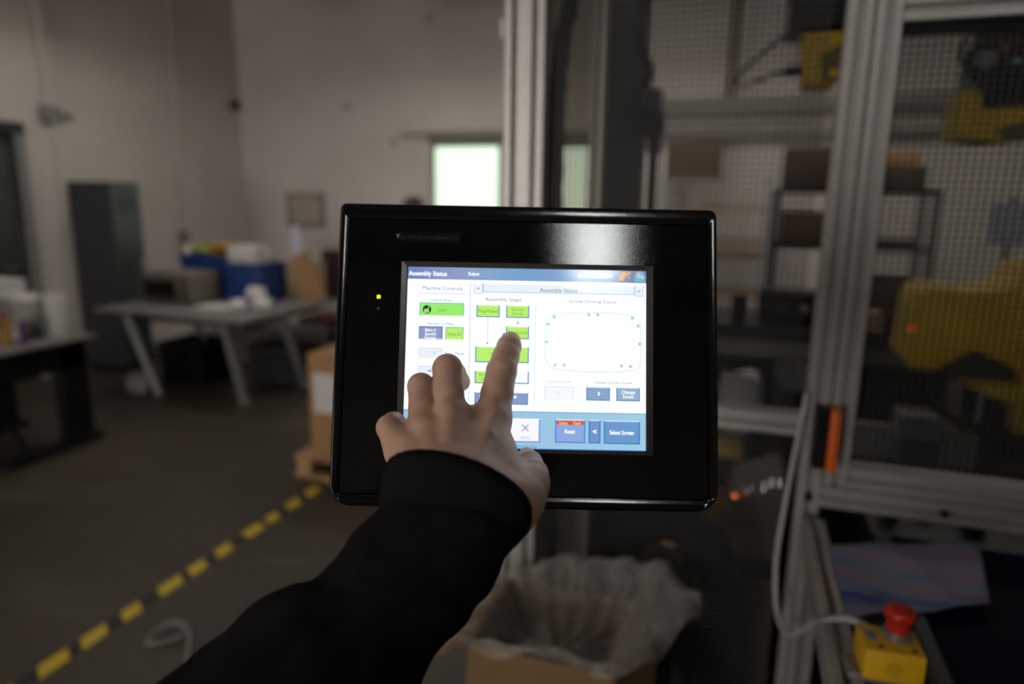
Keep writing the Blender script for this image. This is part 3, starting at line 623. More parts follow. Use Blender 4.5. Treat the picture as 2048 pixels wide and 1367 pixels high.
# hanging robot with black connector
def robot_hanging(x, y, z, label, sc=1.0):
    t = thing('robot_arm', label, 'robot', (x, y, z), 0, 'yellow robots inside the guard')
    return t
r1 = robot_hanging(0.22, 3.0, 2.10, 'small yellow robot arm hanging from the beam, behind the mesh left of the double post')
boxo('mount', -0.12, 0.12, -0.14, 0.14, 0.20, 0.575, M['black_metal'], r1, 0.006, 1)
bm = BM(); box(bm, -0.135, 0.10, -0.15, -0.14, 0.29, 0.30); box(bm, -0.135, 0.10, -0.15, -0.14, 0.40, 0.41); obj('ridge', bm, M['charcoal'], r1)
ob = prism([(-0.07, 0.19), (0.085, 0.19), (0.09, 0.06), (0.06, 0.0), (-0.055, 0.0), (-0.06, 0.09)], -0.11, 0.06, 0.012, 2); obj('arm', ob, M['robot'], r1, 40)
ob = prism([(0.0, 0.10), (0.085, 0.16), (0.085, 0.02), (0.02, 0.01)], -0.125, -0.11, 0.004, 1); obj('shaded_side', ob, mat('robot_shadow_paint', (0.11, 0.075, 0.012), 0.5), r1, 40)  # shaded side of the robot, shade painted as darker yellow
bm = BM(); cyl(bm, (0.05, -0.128, 0.04), (0.05, -0.11, 0.04), 0.016); obj('axis_cap', bm, M['robot'], r1, 40)
bm = BM(); box(bm, -0.115, -0.06, -0.06, 0.0, 0.05, 0.085, 0.006, 2); obj('connector', bm, M['black'], r1, 40)
link('cable', tube([(-0.115, -0.03, 0.067), (-0.17, -0.03, 0.055), (-0.24, -0.04, 0.025), (-0.285, -0.05, 0.03), (-0.28, -0.05, 0.06), (-0.22, -0.05, 0.12), (-0.13, -0.06, 0.19), (-0.11, -0.06, 0.22)], 0.007, 8, 8), M['black'], r1, 60)
# second hanging robot
r2 = robot_hanging(0.60, 2.2, 1.835, 'yellow robot wrist hanging under black gear at the upper right behind the mesh')
ob = prism([(-0.088, 0.13), (-0.045, 0.13), (-0.04, 0.085), (0.06, 0.088), (0.16, 0.08), (0.16, 0.02), (0.0, 0.0), (-0.09, 0.012)], -0.07, 0.10, 0.01, 2); obj('arm', ob, M['robot'], r2, 40)
ob = prism([(-0.01, 0.03), (0.14, 0.075), (0.16, 0.02), (0.02, 0.005)], -0.078, -0.07, 0.003, 1); obj('shaded_side', ob, MATS['robot_shadow_paint'], r2, 40)  # darker yellow plate, shade put into its colour
ob = prism([(-0.045, 0.12), (-0.055, 0.20), (-0.03, 0.30), (-0.05, 0.42), (-0.04, 0.84), (0.25, 0.84), (0.25, 0.09), (-0.03, 0.09)], -0.02, 0.16, 0.012, 2); obj('wrist_housing', ob, M['black_metal'], r2, 40)
bm = BM(); cyl(bm, (-0.044, -0.05, 0.205), (-0.044, -0.03, 0.205), 0.042); cyl(bm, (-0.044, -0.054, 0.205), (-0.044, -0.045, 0.205), 0.026); obj('camera_ring', bm, M['black'], r2, 40)
bm = BM(); cyl(bm, (-0.044, -0.0555, 0.205), (-0.044, -0.0545, 0.205), 0.024); obj('lens', bm, mat('milky_lens', (0.20, 0.20, 0.20), 0.15), r2)
bm = BM(); box(bm, -0.012, 0.006, -0.05, -0.03, 0.215, 0.24); obj('terminal', bm, mat('rust_plastic', (0.25, 0.055, 0.02), 0.5), r2)
bm = BM(); box(bm, 0.018, 0.034, -0.05, -0.02, 0.19, 0.206, 0.002, 1); obj('fitting', bm, mat('blue_glint', (0.22, 0.42, 0.55), 0.25), r2)  # small block whose pale blue colour stands for a glint
link('cable', tube([(-0.05, 0.0, 0.16), (-0.09, -0.02, 0.21), (-0.085, -0.02, 0.27), (-0.03, 0.0, 0.32), (0.05, 0.0, 0.30)], 0.005, 8, 8), M['black'], r2, 60)
link('cable', tube([(0.05, -0.04, 0.10), (0.09, -0.06, 0.18), (0.14, -0.06, 0.16), (0.18, -0.04, 0.1)], 0.006, 8, 8), M['black'], r2, 60)
# big robot on its pedestal
r3 = robot_hanging(0.80, 2.50, 0.0, 'large yellow robot body standing at the right behind the mesh, its shaded underside painted dark brown')
ob = prism([(-0.265, 1.405), (-0.235, 1.425), (-0.10, 1.418), (-0.03, 1.43), (0.0, 1.455), (0.02, 1.50), (0.30, 1.56), (0.30, 1.06), (0.10, 1.05), (0.02, 1.19), (-0.10, 1.235), (-0.20, 1.16), (-0.275, 1.17)], -0.12, 0.18, 0.018, 3); obj('body', ob, M['robot'], r3, 40)
ob = prism([(-0.20, 1.16), (-0.10, 1.235), (0.02, 1.25), (0.10, 1.23), (0.08, 1.13), (-0.10, 1.11)], -0.05, 0.16, 0.008, 1); obj('hollow', ob, mat('recess_shade', (0.035, 0.022, 0.010), 0.6), r3, 40)  # solid filler, shade of the recess put into its dark brown
ob = prism([(-0.13, 1.135), (0.06, 1.145), (0.12, 1.21), (0.30, 1.21), (0.30, 1.06), (0.10, 0.995), (0.03, 0.99), (0.02, 1.08)], -0.14, 0.05, 0.012, 2); obj('lower_arm', ob, M['robot'], r3, 40)
bm = BM(); cyl(bm, (0.13, -0.16, 1.33), (0.13, -0.12, 1.33), 0.10, 0.095, 40); obj('joint_cover', bm, M['robot'], r3, 40)
bm = BM(); cyl(bm, (0.12, 0.02, 0.02), (0.12, 0.02, 1.06), 0.15, 0.13, 40); box(bm, -0.10, 0.34, -0.20, 0.24, 0, 0.03); obj('pedestal', bm, M['black_metal'], r3, 40)
bm = BM(); cyl(bm, (-0.272, -0.11, 1.295), (-0.282, -0.12, 1.295), 0.0065, seg=16); obj('signal_light', bm, glow('red_signal', (1.0, 0.10, 0.03), 0.55), r3, 40)
link('cable', tube([(-0.20, -0.10, 1.165), (-0.17, -0.18, 1.05), (0.0, -0.2, 1.0), (0.1, -0.16, 1.0)], 0.014, 10, 8), M['black'], r3, 60)
# sensor unit on the side wall
t = thing('sensor_unit', 'small grey blue sensor box on a black column behind the side panel', 'sensor', (-0.395, 3.02, 1.9))
boxo('body', -0.035, 0.048, -0.06, 0.06, 0.045, 0.135, M['greyblue'], t, 0.006, 2); boxo('cover', -0.05, 0.035, -0.05, 0.05, 0.14, 0.225, mat('grey_cover', (0.27, 0.27, 0.29), 0.4), t, 0.006, 1)
bm = BM(); cyl(bm, (0.012, 0.0, 0.045), (0.012, 0.0, -0.03), 0.03); obj('clamp', bm, M['grey'], t, 40)
bm = BM(); cyl(bm, (0.012, 0.0, -0.03), (0.012, 0.0, -1.89), 0.019); obj('column', bm, M['black'], t, 40); boxo('column_base', -0.05, 0.09, -0.08, 0.08, -1.9, -1.885, M['black'], t)
link('cable', tube([(-0.03, -0.02, 0.225), (-0.02, -0.02, 0.31), (-0.055, -0.02, 0.39)], (0.020, 0.012), 10, 8), M['black'], t, 60)
link('cable', tube([(-0.055, -0.02, 0.39), (-0.06, -0.03, 0.45), (-0.09, -0.03, 0.50), (-0.12, -0.03, 0.56), (-0.13, -0.02, 0.64)], 0.018, 10, 8), M['black'], t, 60)
bm = BM(); cyl(bm, (-0.075, -0.05, 0.47), (-0.068, -0.05, 0.53), 0.014, seg=16); obj('brass_fitting', bm, mat('brass', (0.36, 0.24, 0.05), 0.4, 0.5), t, 40)
bm = BM(); cyl(bm, (-0.150, -0.05, 0.57), (-0.11, -0.05, 0.53), 0.014, seg=16); obj('silver_fitting', bm, M['alu'], t, 40)
# work surface inside the guard
t = thing('machine_table', 'black machine bed under the large robot, cluttered with parts', 'machine', (0.62, 2.1, 0))
boxo('bed', -0.30, 0.46, -0.52, 0.12, 0.90, 0.955, M['black_metal'], t, 0.006, 1); boxo('cabinet', -0.28, 0.44, -0.48, 0.10, 0.0, 0.90, M['black'], t, 0.01, 1)
def bits(seed, n, x0, x1, y0, y1, z, base, group, what):
    rnd = random.Random(seed); L = ['steel', 'black_metal', 'charcoal', 'alu_dark', 'black']
    for i in range(n):
        x, y = x0 + (x1 - x0) * (i + 0.5) / n, y0 + (y1 - y0) * rnd.random(); m = M[L[rnd.randrange(5)]]; q = rnd.randrange(3); s = rnd.uniform(0.5, 1.0); hgt = rnd.uniform(0.03, 0.09)
        bm = BM()
        if q == 0: box(bm, -0.02 * s, 0.02 * s, -0.025, 0.025, 0, hgt, 0.003, 1); cyl(bm, (0, 0, hgt), (0, 0, hgt + 0.015), 0.010, seg=12)
        elif q == 1: cyl(bm, (0, 0, 0), (0, 0, hgt), 0.018 * s, seg=18); cyl(bm, (0, 0, hgt), (0, 0, hgt + 0.012), 0.024 * s, seg=6)
        else: box(bm, -0.03 * s, 0.03 * s, -0.012, 0.012, 0, 0.02, 0.002, 1); box(bm, -0.012, 0.012, -0.012, 0.012, 0.02, hgt, 0.002, 1)
        o = obj('fixture_block', bm, m, None, 40); o.location = (x, y, z); tag(o, 'small metal fixture block on the %s, %s' % (base, what[i]), 'fixture', group)
W = ['first from its left end', 'second from its left end', 'third from its left end', 'fourth from its left end', 'fifth from its left end', 'sixth from its left end', 'seventh from its left end', 'at its right end']
bits(3, 8, 0.34, 1.02, 1.68, 1.80, 0.955, 'black machine bed', 'fixture blocks on the machine bed', W)
o = boxo('guide_rail', 0.34, 0.66, 2.10, 2.13, 0.955, 1.055, M['steel'], None, 0.003, 1)
tag(o, 'long bright metal guide rail lying at the back of the machine bed', 'rail')
t = thing('clamp_unit', 'dull grey clamp unit on the machine bed below the red light', 'clamp', (0.50, 2.05, 0.955)); boxo('block', -0.05, 0.05, -0.04, 0.04, 0, 0.10, M['charcoal'], t, 0.004, 1); boxo('plate', -0.06, 0.04, -0.05, 0.05, 0.10, 0.165, mat('grey_violet', (0.16, 0.155, 0.18), 0.45), t, 0.004, 1)
# bench and dark machine further left
t = thing('workbench', 'dark workbench behind the guard with a thick top', 'bench', (0.20, 3.65, 0))
boxo('benchtop', -0.55, 0.85, -0.25, 0.30, 1.03, 1.10, M['charcoal'], t, 0.006, 1); boxo('front_rail', -0.55, 0.85, -0.255, -0.235, 0.95, 1.03, M['alu_dark'], t)
for x in (-0.52, 0.10, 0.80):
    for y in (-0.2, 0.25): boxo('leg', x, x + 0.045, y - 0.02, y + 0.02, 0, 1.03, M['black_metal'], t)
boxo('back_panel', -0.55, 0.85, 0.27, 0.29, 0.1, 0.95, M['black'], t); boxo('shelf', -0.5, 0.82, -0.2, 0.27, 0.45, 0.48, M['black_metal'], t)
t = thing('black_box', 'small black cube shaped housing on the dark workbench', 'box', (0.01, 3.45, 1.10)); boxo('body', -0.035, 0.035, -0.035, 0.035, 0, 0.14, M['black'], t, 0.004, 1); boxo('lid', -0.037, 0.037, -0.037, 0.037, 0.12, 0.128, M['charcoal'], t)
t = thing('instrument_case', 'long low dark instrument on the workbench, left of the double post', 'instrument', (0.24, 3.62, 1.10)); boxo('body', -0.14, 0.14, -0.1, 0.1, 0.01, 0.15, M['black_metal'], t, 0.006, 1); boxo('display', -0.10, 0.0, -0.104, -0.1, 0.05, 0.11, M['charcoal'], t)
bm = BM(); cyl(bm, (0.07, -0.1, 0.08), (0.07, -0.115, 0.08), 0.018); obj('dial', bm, M['grey'], t, 40)
for x in (-0.12, 0.12): boxo('foot', x - 0.01, x + 0.01, -0.08, 0.08, 0, 0.011, M['black'], t)
for i, (x, m) in enumerate(((0.50, 'card_dark'), (0.60, 'tan'), (0.69, 'maroon'))):
    o = boxo('parts_box', x - 0.035, x + 0.035, 3.44, 3.54, 1.10, 1.17 + 0.02 * i, M[m], None, 0.004, 1); tag(o, ('brown', 'tan', 'dark red')[i] + ' little parts box on the workbench right of the double post', 'box', 'parts boxes on the workbench')
# control cabinet, paper bundle, yellow base below the mid rail
t = thing('control_cabinet', 'black control cabinet on the floor behind the mesh, left of the double post', 'cabinet', (0.25, 2.62, 0)); boxo('body', -0.09, 0.16, -0.25, 0.25, 0.0, 1.06, M['black'], t, 0.008, 1); boxo('door', -0.085, 0.155, -0.262, -0.252, 0.05, 1.04, M['black_metal'], t, 0.004, 1); boxo('handle', 0.12, 0.135, -0.28, -0.262, 0.5, 0.6, M['steel'], t, 0.003, 1)
rings = []
for k in range(10):
    z = 0.98 + (1.115 - 0.60) * (k / 9) - 0.40; wv = 0.075 + 0.012 * math.sin(k * 1.1); r = []
    for a in range(24):
        th = 2 * math.pi * a / 24; r.append((wv * math.cos(th) * (1 + 0.06 * math.sin(3 * th + k)), 0.05 * math.sin(th) * (1 + 0.1 * math.sin(5 * th - k)), z + 0.012 * math.sin(2 * th)))
    rings.append(r)
o = link('white_bag', loft(rings), mat('lilac_film', (0.56, 0.54, 0.58), 0.5, 0, 0.08, 6), None, 180); o.location = (0.035, 2.74, -0.075); tag(o, 'pale lilac plastic sack behind the mid rail of the mesh', 'bag')
t = thing('feeder', 'beige block shaped feeder standing inside the guard below the mid rail', 'feeder', (0.075, 2.02, 0)); bm = prism([(-0.06, 0.0), (0.10, 0.0), (0.10, 0.875), (-0.05, 0.805), (-0.06, 0.70)], -0.02, 0.28, 0.006, 1); obj('body', bm, mat('beige_enamel', (0.20, 0.145, 0.105), 0.6), t, 40)
boxo('plinth', -0.07, 0.11, -0.03, 0.29, 0.58, 0.635, M['black'], t, 0.004, 1)
bm = BM()
for k in range(7): cyl(bm, (-0.045 + 0.022 * k, 0.0 + 0.02 * (k % 2), 0.804 + 0.0105 * k), (-0.045 + 0.022 * k, 0.0 + 0.02 * (k % 2), 0.830 + 0.0105 * k), 0.011, 0.005, 10)
o = obj('screw_row', bm, mat('bright_zinc', (0.75, 0.73, 0.74), 0.12, 1.0), t, 40); o['kind'] = 'stuff'
bm = BM(); bmesh.ops.create_uvsphere(bm, u_segments=16, v_segments=10, radius=0.0065)
for v in bm.verts: v.co += Vector((-0.035, -0.028, 0.828))
obj('indicator', bm, glow('orange_signal', (1.0, 0.22, 0.06), 1.6), t, 60)
t = thing('yellow_base', 'dark yellow robot base with a grey face, below the right edge of the panel', 'robot', (-0.01, 2.42, 0)); boxo('casting', -0.10, 0.075, -0.02, 0.20, 0.0, 0.80, M['robot'], t, 0.014, 2); boxo('cover', -0.08, 0.060, -0.03, -0.02, 0.68, 0.795, mat('slate_cover', (0.06, 0.06, 0.068), 0.5), t, 0.004, 1); boxo('flange', -0.115, 0.085, -0.035, 0.22, 0.0, 0.5, M['black_metal'], t, 0.01, 1)
o = link('corrugated_hose', tube([(-0.285, 1.70, 0.02), (-0.29, 1.72, 0.35), (-0.275, 1.74, 0.66), (-0.21, 1.75, 0.80), (-0.12, 1.75, 0.835), (-0.03, 1.75, 0.79), (0.01, 1.75, 0.64), (0.02, 1.76, 0.3), (0.02, 1.78, 0.02)], 0.058, 18, 14, ridges=0.045), M['navy'], None, 60); tag(o, 'fat navy corrugated hose arching up behind the mesh below the panel', 'hose')
o = link('corrugated_hose', tube([(-0.20, 1.86, 0.02), (-0.20, 1.88, 0.45), (-0.15, 1.88, 0.64), (-0.08, 1.88, 0.66), (-0.03, 1.88, 0.55), (-0.02, 1.9, 0.02)], 0.04, 16, 12, ridges=0.05), M['black'], None, 60); tag(o, 'smaller black hose arching under the fat navy hose', 'hose')
t = thing('valve_block', 'brown and copper valve block under the arch of the navy hose', 'valve', (-0.13, 1.82, 0)); boxo('stand', -0.035, 0.035, -0.03, 0.03, 0, 0.70, M['black_metal'], t); bm = BM(); cyl(bm, (-0.06, -0.03, 0.72), (-0.02, -0.03, 0.75), 0.025, seg=18); cyl(bm, (0.02, -0.03, 0.755), (0.06, -0.03, 0.765), 0.014, seg=16); box(bm, -0.04, 0.04, -0.03, 0.03, 0.69, 0.74, 0.004, 1); obj('fittings', bm, mat('copper', (0.32, 0.16, 0.08), 0.4, 0.6), t, 40)

# ------------------------------------------------------------------ racks against the back wall
def rack(name, label, x0, x1, y0, y1, levels, m, shelfm=None, top=None, uw=0.04):
    t = thing(name, label, 'shelf', ((x0 + x1) / 2, (y0 + y1) / 2, 0)); hx, hy = (x1 - x0) / 2, (y1 - y0) / 2; top = top or max(levels)
    for sx in (-1, 1):
        for sy in (-1, 1): boxo('upright', sx * hx - uw / 2, sx * hx + uw / 2, sy * hy - uw / 2, sy * hy + uw / 2, 0, top, m, t)
    for z in levels: boxo('shelf_board', -hx, hx, -hy, hy, z - 0.035, z, shelfm or m, t)
    return t
rack('storage_rack', 'black metal storage rack behind the robots', 0.24, 1.34, 5.85, 6.30, (0.3, 0.85, 1.36, 1.79), M['black_metal'])
RG = 'cartons on the black storage rack'
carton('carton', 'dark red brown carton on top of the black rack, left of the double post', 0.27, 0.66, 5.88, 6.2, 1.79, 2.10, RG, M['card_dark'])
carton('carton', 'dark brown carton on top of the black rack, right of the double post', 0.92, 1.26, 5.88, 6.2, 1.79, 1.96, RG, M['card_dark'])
carton('carton', 'small brown carton resting on the right hand top carton', 0.98, 1.20, 5.92, 6.15, 1.96, 2.07, RG, M['card'])
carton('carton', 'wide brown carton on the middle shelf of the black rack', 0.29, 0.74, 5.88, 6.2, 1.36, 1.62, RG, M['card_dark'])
t = thing('tray', 'flat dark brown tray on the middle shelf of the black rack, right end', 'tray', (1.12, 6.0, 1.36)); boxo('base', -0.14, 0.14, -0.12, 0.12, 0, 0.01, M['card_dark'], t); bm = BM()
for a in ((-0.14, 0.14, -0.12, -0.11), (-0.14, 0.14, 0.11, 0.12), (-0.14, -0.13, -0.11, 0.11), (0.13, 0.14, -0.11, 0.11)): box(bm, a[0], a[1], a[2], a[3], 0.01, 0.055)
obj('rim', bm, M['card_dark'], t)
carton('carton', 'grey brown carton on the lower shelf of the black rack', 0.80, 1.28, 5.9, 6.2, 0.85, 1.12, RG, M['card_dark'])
rack('wall_rack', 'pale grey shelving with tan boards left of the black rack', -0.72, 0.20, 6.62, 7.0, (0.4, 0.85, 1.20, 1.335, 1.64), mat('pale_grey_paint', (0.42, 0.44, 0.46), 0.5), M['tan'], 1.9)
boxo('top_plate', -0.72, -0.22, 6.62, 7.0, 1.88, 1.905, M['grey']); tag(bpy.data.objects['top_plate'], 'grey plate across the left uprights of the pale shelving', 'plate')
carton('carton', 'brown carton sitting highest, on the grey plate over the pale shelving', -0.71, -0.24, 6.64, 6.98, 1.905, 2.23, None, mat('dull_carton', (0.12, 0.075, 0.038), 0.8))
# tall things standing far right behind the mesh
bm = BM(); cyl(bm, (0, 0, 0), (0, 0, 2.3), 0.09); o = obj('grey_column', bm, M['grey'], None, 40); o.location = (2.05, 5.6, 0); tag(o, 'round grey pipe column standing at the far right behind the mesh', 'column')
t = thing('poster_stand', 'pale blue sheet hung on a grey stand at the far right behind the mesh', 'stand', (1.72, 5.5, 0)); boxo('post', -0.02, 0.02, 0.01, 0.05, 0, 1.75, M['grey'], t); boxo('base', -0.2, 0.2, -0.15, 0.2, 0, 0.02, M['grey'], t); boxo('sheet', -0.13, 0.13, 0.0, 0.008, 1.42, 1.70, mat('pale_blue_sheet', (0.30, 0.30, 0.36), 0.6), t)

# ------------------------------------------------------------------ outfeed table in front of the guard
ZT = 1.04
t = thing('outfeed_table', 'aluminium framed table with a navy black panel in front of the guard', 'table', (0.56, 1.0, 0))
profile('side_bar', (-0.378, -0.55, ZT - 0.0225), (-0.378, 0.43, ZT - 0.0225), 1, 1, t, ux=(1, 0, 0))
profile('side_bar', (0.42, -0.55, ZT - 0.0225), (0.42, 0.43, ZT - 0.0225), 1, 1, t, ux=(1, 0, 0))
for y in (-0.52,): profile('end_bar', (-0.355, y, ZT - 0.0225), (0.397, y, ZT - 0.0225), 1, 1, t, ux=(0, 0, 1))
boxo('panel', -0.24, 0.397, -0.4975, 0.43, ZT - 0.018, ZT - 0.012, M['navy_panel'], t)
boxo('middle_bar', -0.262, -0.240, -0.4975, 0.43, ZT - 0.025, ZT - 0.002, mat('dark_bar', (0.06, 0.06, 0.058), 0.45), t, 0.002, 1)
boxo('lower_tray', -0.355, 0.397, -0.50, 0.40, 0.55, 0.565, M['black'], t)
for x in (-0.378, 0.42):
    for y in (-0.52, 0.40): profile('leg', (x, y, 0.0), (x, y, ZT - 0.045), 1, 1, t, M['alu_dark'], ux=(1, 0, 0))
# iridescent sheet
sm = bpy.data.materials.new('iridescent_film'); sm.use_nodes = True; nt = sm.node_tree; b = nt.nodes['Principled BSDF']
tc = nt.nodes.new('ShaderNodeTexCoord'); mp = nt.nodes.new('ShaderNodeMapping'); mp.inputs['Scale'].default_value = (2.0, 15.0, 1); nz = nt.nodes.new('ShaderNodeTexNoise'); nz.inputs['Scale'].default_value = 1.6; nz.inputs['Detail'].default_value = 2; nz.inputs['Distortion'].default_value = 0.6
rp = nt.nodes.new('ShaderNodeValToRGB'); cr = rp.color_ramp
for pos, c in ((0.0, (0.02, 0.04, 0.22)), (0.34, (0.03, 0.06, 0.28)), (0.44, (0.16, 0.24, 0.34)), (0.52, (0.24, 0.18, 0.30)), (0.60, (0.24, 0.20, 0.22)), (0.70, (0.13, 0.10, 0.30)), (1.0, (0.10, 0.28, 0.40))):
    e = cr.elements.new(pos) if pos not in (0.0, 1.0) else cr.elements[0 if pos == 0 else -1]; e.color = (*c, 1)
nt.links.new(tc.outputs['Object'], mp.inputs['Vector']); nt.links.new(mp.outputs['Vector'], nz.inputs['Vector']); nt.links.new(nz.outputs['Fac'], rp.inputs['Fac']); nt.links.new(rp.outputs['Color'], b.inputs['Base Color'])
b.inputs['Roughness'].default_value = 0.35; b.inputs['Metallic'].default_value = 0.0; b.inputs['Specular IOR Level'].default_value = 0.12
NX, NY = 24, 16; rings = []
A0, A1, A2, A3 = (-0.158, -0.152), (0.062, -0.040), (0.112, 0.200), (-0.162, 0.092)      # corners on the table
for j in range(NY + 1):
    v = j / NY; row = []
    for i in range(NX + 1):
        u = i / NX; x = (A0[0] * (1 - u) + A1[0] * u) * (1 - v) + (A3[0] * (1 - u) + A2[0] * u) * v; y = (A0[1] * (1 - u) + A1[1] * u) * (1 - v) + (A3[1] * (1 - u) + A2[1] * u) * v
        z = 0.003 + 0.004 * math.sin(6 * u + 3 * v) ** 2 + 0.045 * max(0, u - 0.88) ** 1.1 * (1.3 - v) + 0.02 * max(0, 0.12 - v) * (1 + math.sin(9 * u))
        row.append((x, y, z))
    rings.append(row)
me = loft(rings, close=False, cap=False, name='film'); o = link('iridescent_sheet', me, sm, None, 180); md = o.modifiers.new('thick', 'SOLIDIFY'); md.thickness = 0.0012
o.location = (0.36, 1.22, ZT); tag(o, 'iridescent blue and violet film sheet lying on the outfeed table', 'sheet')
# emergency stop
e = thing('emergency_stop', 'yellow emergency stop box with a red mushroom button on the table bar', 'emergency stop', (0.232, 0.945, ZT), math.radians(4))
boxo('enclosure', -0.037, 0.037, -0.033, 0.030, 0.012, 0.057, M['yellow'], e, 0.004, 2); boxo('mounting_plate', -0.05, 0.03, -0.02, 0.02, 0.0, 0.012, M['alu_dark'], e)
def add_lathe(name, prof, m, loc): o = link(name, lathe(prof, 40), m, e, 50); o.location = loc; return o
BL = (0.010, 0.008, 0.057)
add_lathe('collar', [(0.0, 0), (0.0195, 0), (0.0195, 0.004), (0.017, 0.006), (0.017, 0.011), (0.0, 0.011)], M['steel'], BL)
add_lathe('button', [(0.0, 0.010), (0.0145, 0.010), (0.0148, 0.022), (0.0165, 0.027), (0.0195, 0.030), (0.0200, 0.036), (0.0185, 0.041), (0.014, 0.0435), (0.0, 0.0445)], M['red'], BL)
boxo('label_plate', -0.030, -0.017, -0.010, 0.014, 0.057, 0.0576, mat('label_grey', (0.40, 0.37, 0.38), 0.5), e)
bm = BM()
for k in range(4): box(bm, -0.029, -0.018, -0.007 + 0.005 * k, -0.0055 + 0.005 * k, 0.0576, 0.0578)
o = obj('label_lettering', bm, M['charcoal'], e); o['kind'] = 'stuff'
for x, y in ((-0.016, -0.022), (0.024, -0.022)):
    bm = BM(); cyl(bm, (x, y, 0.0565), (x, y, 0.0578), 0.0035, seg=14); obj('screw', bm, M['charcoal'], e)
bm = BM(); cyl(bm, (0, -0.0335, 0.033), (0, -0.0325, 0.033), 0.011, seg=28); obj('knockout', bm, mat('knockout_yellow', (0.55, 0.30, 0.006), 0.5), e)
path = [(0.1475, 1.44, 1.30), (0.132, 1.435, 1.12)] + [tuple(at_y(*q)) for q in ((1556, 1090, 1.42), (1551, 1160, 1.41), (1554, 1220, 1.38), (1566, 1258, 1.33), (1584, 1270, 1.27), (1606, 1259, 1.20), (1632, 1244, 1.10), (1660, 1237, 1.03), (1690, 1236, 1.0), (1718, 1244, 0.985), (1735, 1254, 0.972))]
o = link('signal_cable', tube(path, 0.0050, 10, 10), M['cord'], None, 60)
tag(o, 'pale grey cable looping from the guard post to the yellow emergency stop', 'cable')

# ------------------------------------------------------------------ open carton with a clear liner in front of the guard
bx0, bx1, by0, by1, BH = -0.455, -0.165, 1.13, 1.38, 0.80
t = thing('open_carton', 'open brown cardboard box lined with a clear plastic bag below the panel', 'box', ((bx0 + bx1) / 2, (by0 + by1) / 2, 0)); hx, hy = (bx1 - bx0) / 2, (by1 - by0) / 2
cd_ = mat('brown_box_card', (0.20, 0.115, 0.048), 0.8, 0, 0.1, 8)
for nm, a in (('front_wall', (-hx, hx, -hy, -hy + 0.005)), ('back_wall', (-hx, hx, hy - 0.005, hy)), ('side_wall', (-hx, -hx + 0.005, -hy + 0.005, hy - 0.005)), ('side_wall', (hx - 0.005, hx, -hy + 0.005, hy - 0.005))): boxo(nm, a[0], a[1], a[2], a[3], 0.0, BH, cd_, t)
boxo('bottom', -hx, hx, -hy, hy, 0.0, 0.005, cd_, t)
def flap(p0, p1, out, m): # flap hinged on p0-p1
    p0, p1, out = Vector(p0), Vector(p1), Vector(out); n = (p1 - p0).cross(out).normalized() * 0.004; q = [p0, p1, p1 + out, p0 + out]
    return link('flap', loft([[v for v in q], [v + n for v in q]]), m, t)
flap((-hx, -hy, BH), (-hx, hy, BH), (-0.085, -0.01, -0.05), cd_); flap((hx, -hy, BH), (hx, hy, BH), (0.06, 0.0, -0.13), cd_); flap((-hx, -hy, BH), (hx, -hy, BH), (0.0, -0.03, -0.12), cd_); flap((-hx, hy, BH), (hx, hy, BH), (0.0, 0.03, -0.10), cd_)
# clear liner bag
def film_mat():
    m = bpy.data.materials.new('clear_film'); m.use_nodes = True; nt = m.node_tree; N = nt.nodes; L = nt.links
    b = N['Principled BSDF']; b.inputs['Base Color'].default_value = (0.50, 0.46, 0.42, 1); b.inputs['Roughness'].default_value = 0.22; b.inputs['Specular IOR Level'].default_value = 0.8
    tr = N.new('ShaderNodeBsdfTransparent'); tr.inputs['Color'].default_value = (0.93, 0.91, 0.88, 1); mx = N.new('ShaderNodeMixShader')
    lw = N.new('ShaderNodeLayerWeight'); lw.inputs['Blend'].default_value = 0.35; mp = N.new('ShaderNodeMapRange'); mp.inputs['To Min'].default_value = 0.26; mp.inputs['To Max'].default_value = 0.80
    tc = N.new('ShaderNodeTexCoord'); nz = N.new('ShaderNodeTexNoise'); nz.inputs['Scale'].default_value = 14; nz.inputs['Detail'].default_value = 3; nz.inputs['Distortion'].default_value = 1.2
    bp = N.new('ShaderNodeBump'); bp.inputs['Strength'].default_value = 0.8; bp.inputs['Distance'].default_value = 0.03
    L.new(tc.outputs['Object'], nz.inputs['Vector']); L.new(nz.outputs['Fac'], bp.inputs['Height']); L.new(bp.outputs['Normal'], b.inputs['Normal']); L.new(bp.outputs['Normal'], lw.inputs['Normal'])
    L.new(lw.outputs['Facing'], mp.inputs['Value']); L.new(mp.outputs['Result'], mx.inputs['Fac']); L.new(tr.outputs[0], mx.inputs[1]); L.new(b.outputs[0], mx.inputs[2]); L.new(mx.outputs[0], N['Material Output'].inputs['Surface'])
    return m
ctrl = [(880, 1262, 1.10), (935, 1185, 1.28), (1010, 1140, 1.40), (1090, 1118, 1.42), (1180, 1110, 1.43), (1270, 1120, 1.42), (1315, 1122, 1.41), (1378, 1175, 1.36), (1378, 1210, 1.29), (1312, 1278, 1.21), (1250, 1320, 1.10), (1080, 1290, 1.07), (960, 1275, 1.08)]
cp = [Vector(at_y(*c)) for c in ctrl]; rim = []
n = len(cp)
for i in range(n):
    a, b, c, d = cp[i - 1], cp[i], cp[(i + 1) % n], cp[(i + 2) % n]
    for k in range(10):
        q = k / 10; rim.append(0.5 * ((2 * b) + (c - a) * q + (2 * a - 5 * b + 4 * c - d) * q * q + (3 * b - a - 3 * c + d) * q ** 3))
cen = Vector(((bx0 + bx1) / 2, (by0 + by1) / 2, 0)); NR = len(rim)
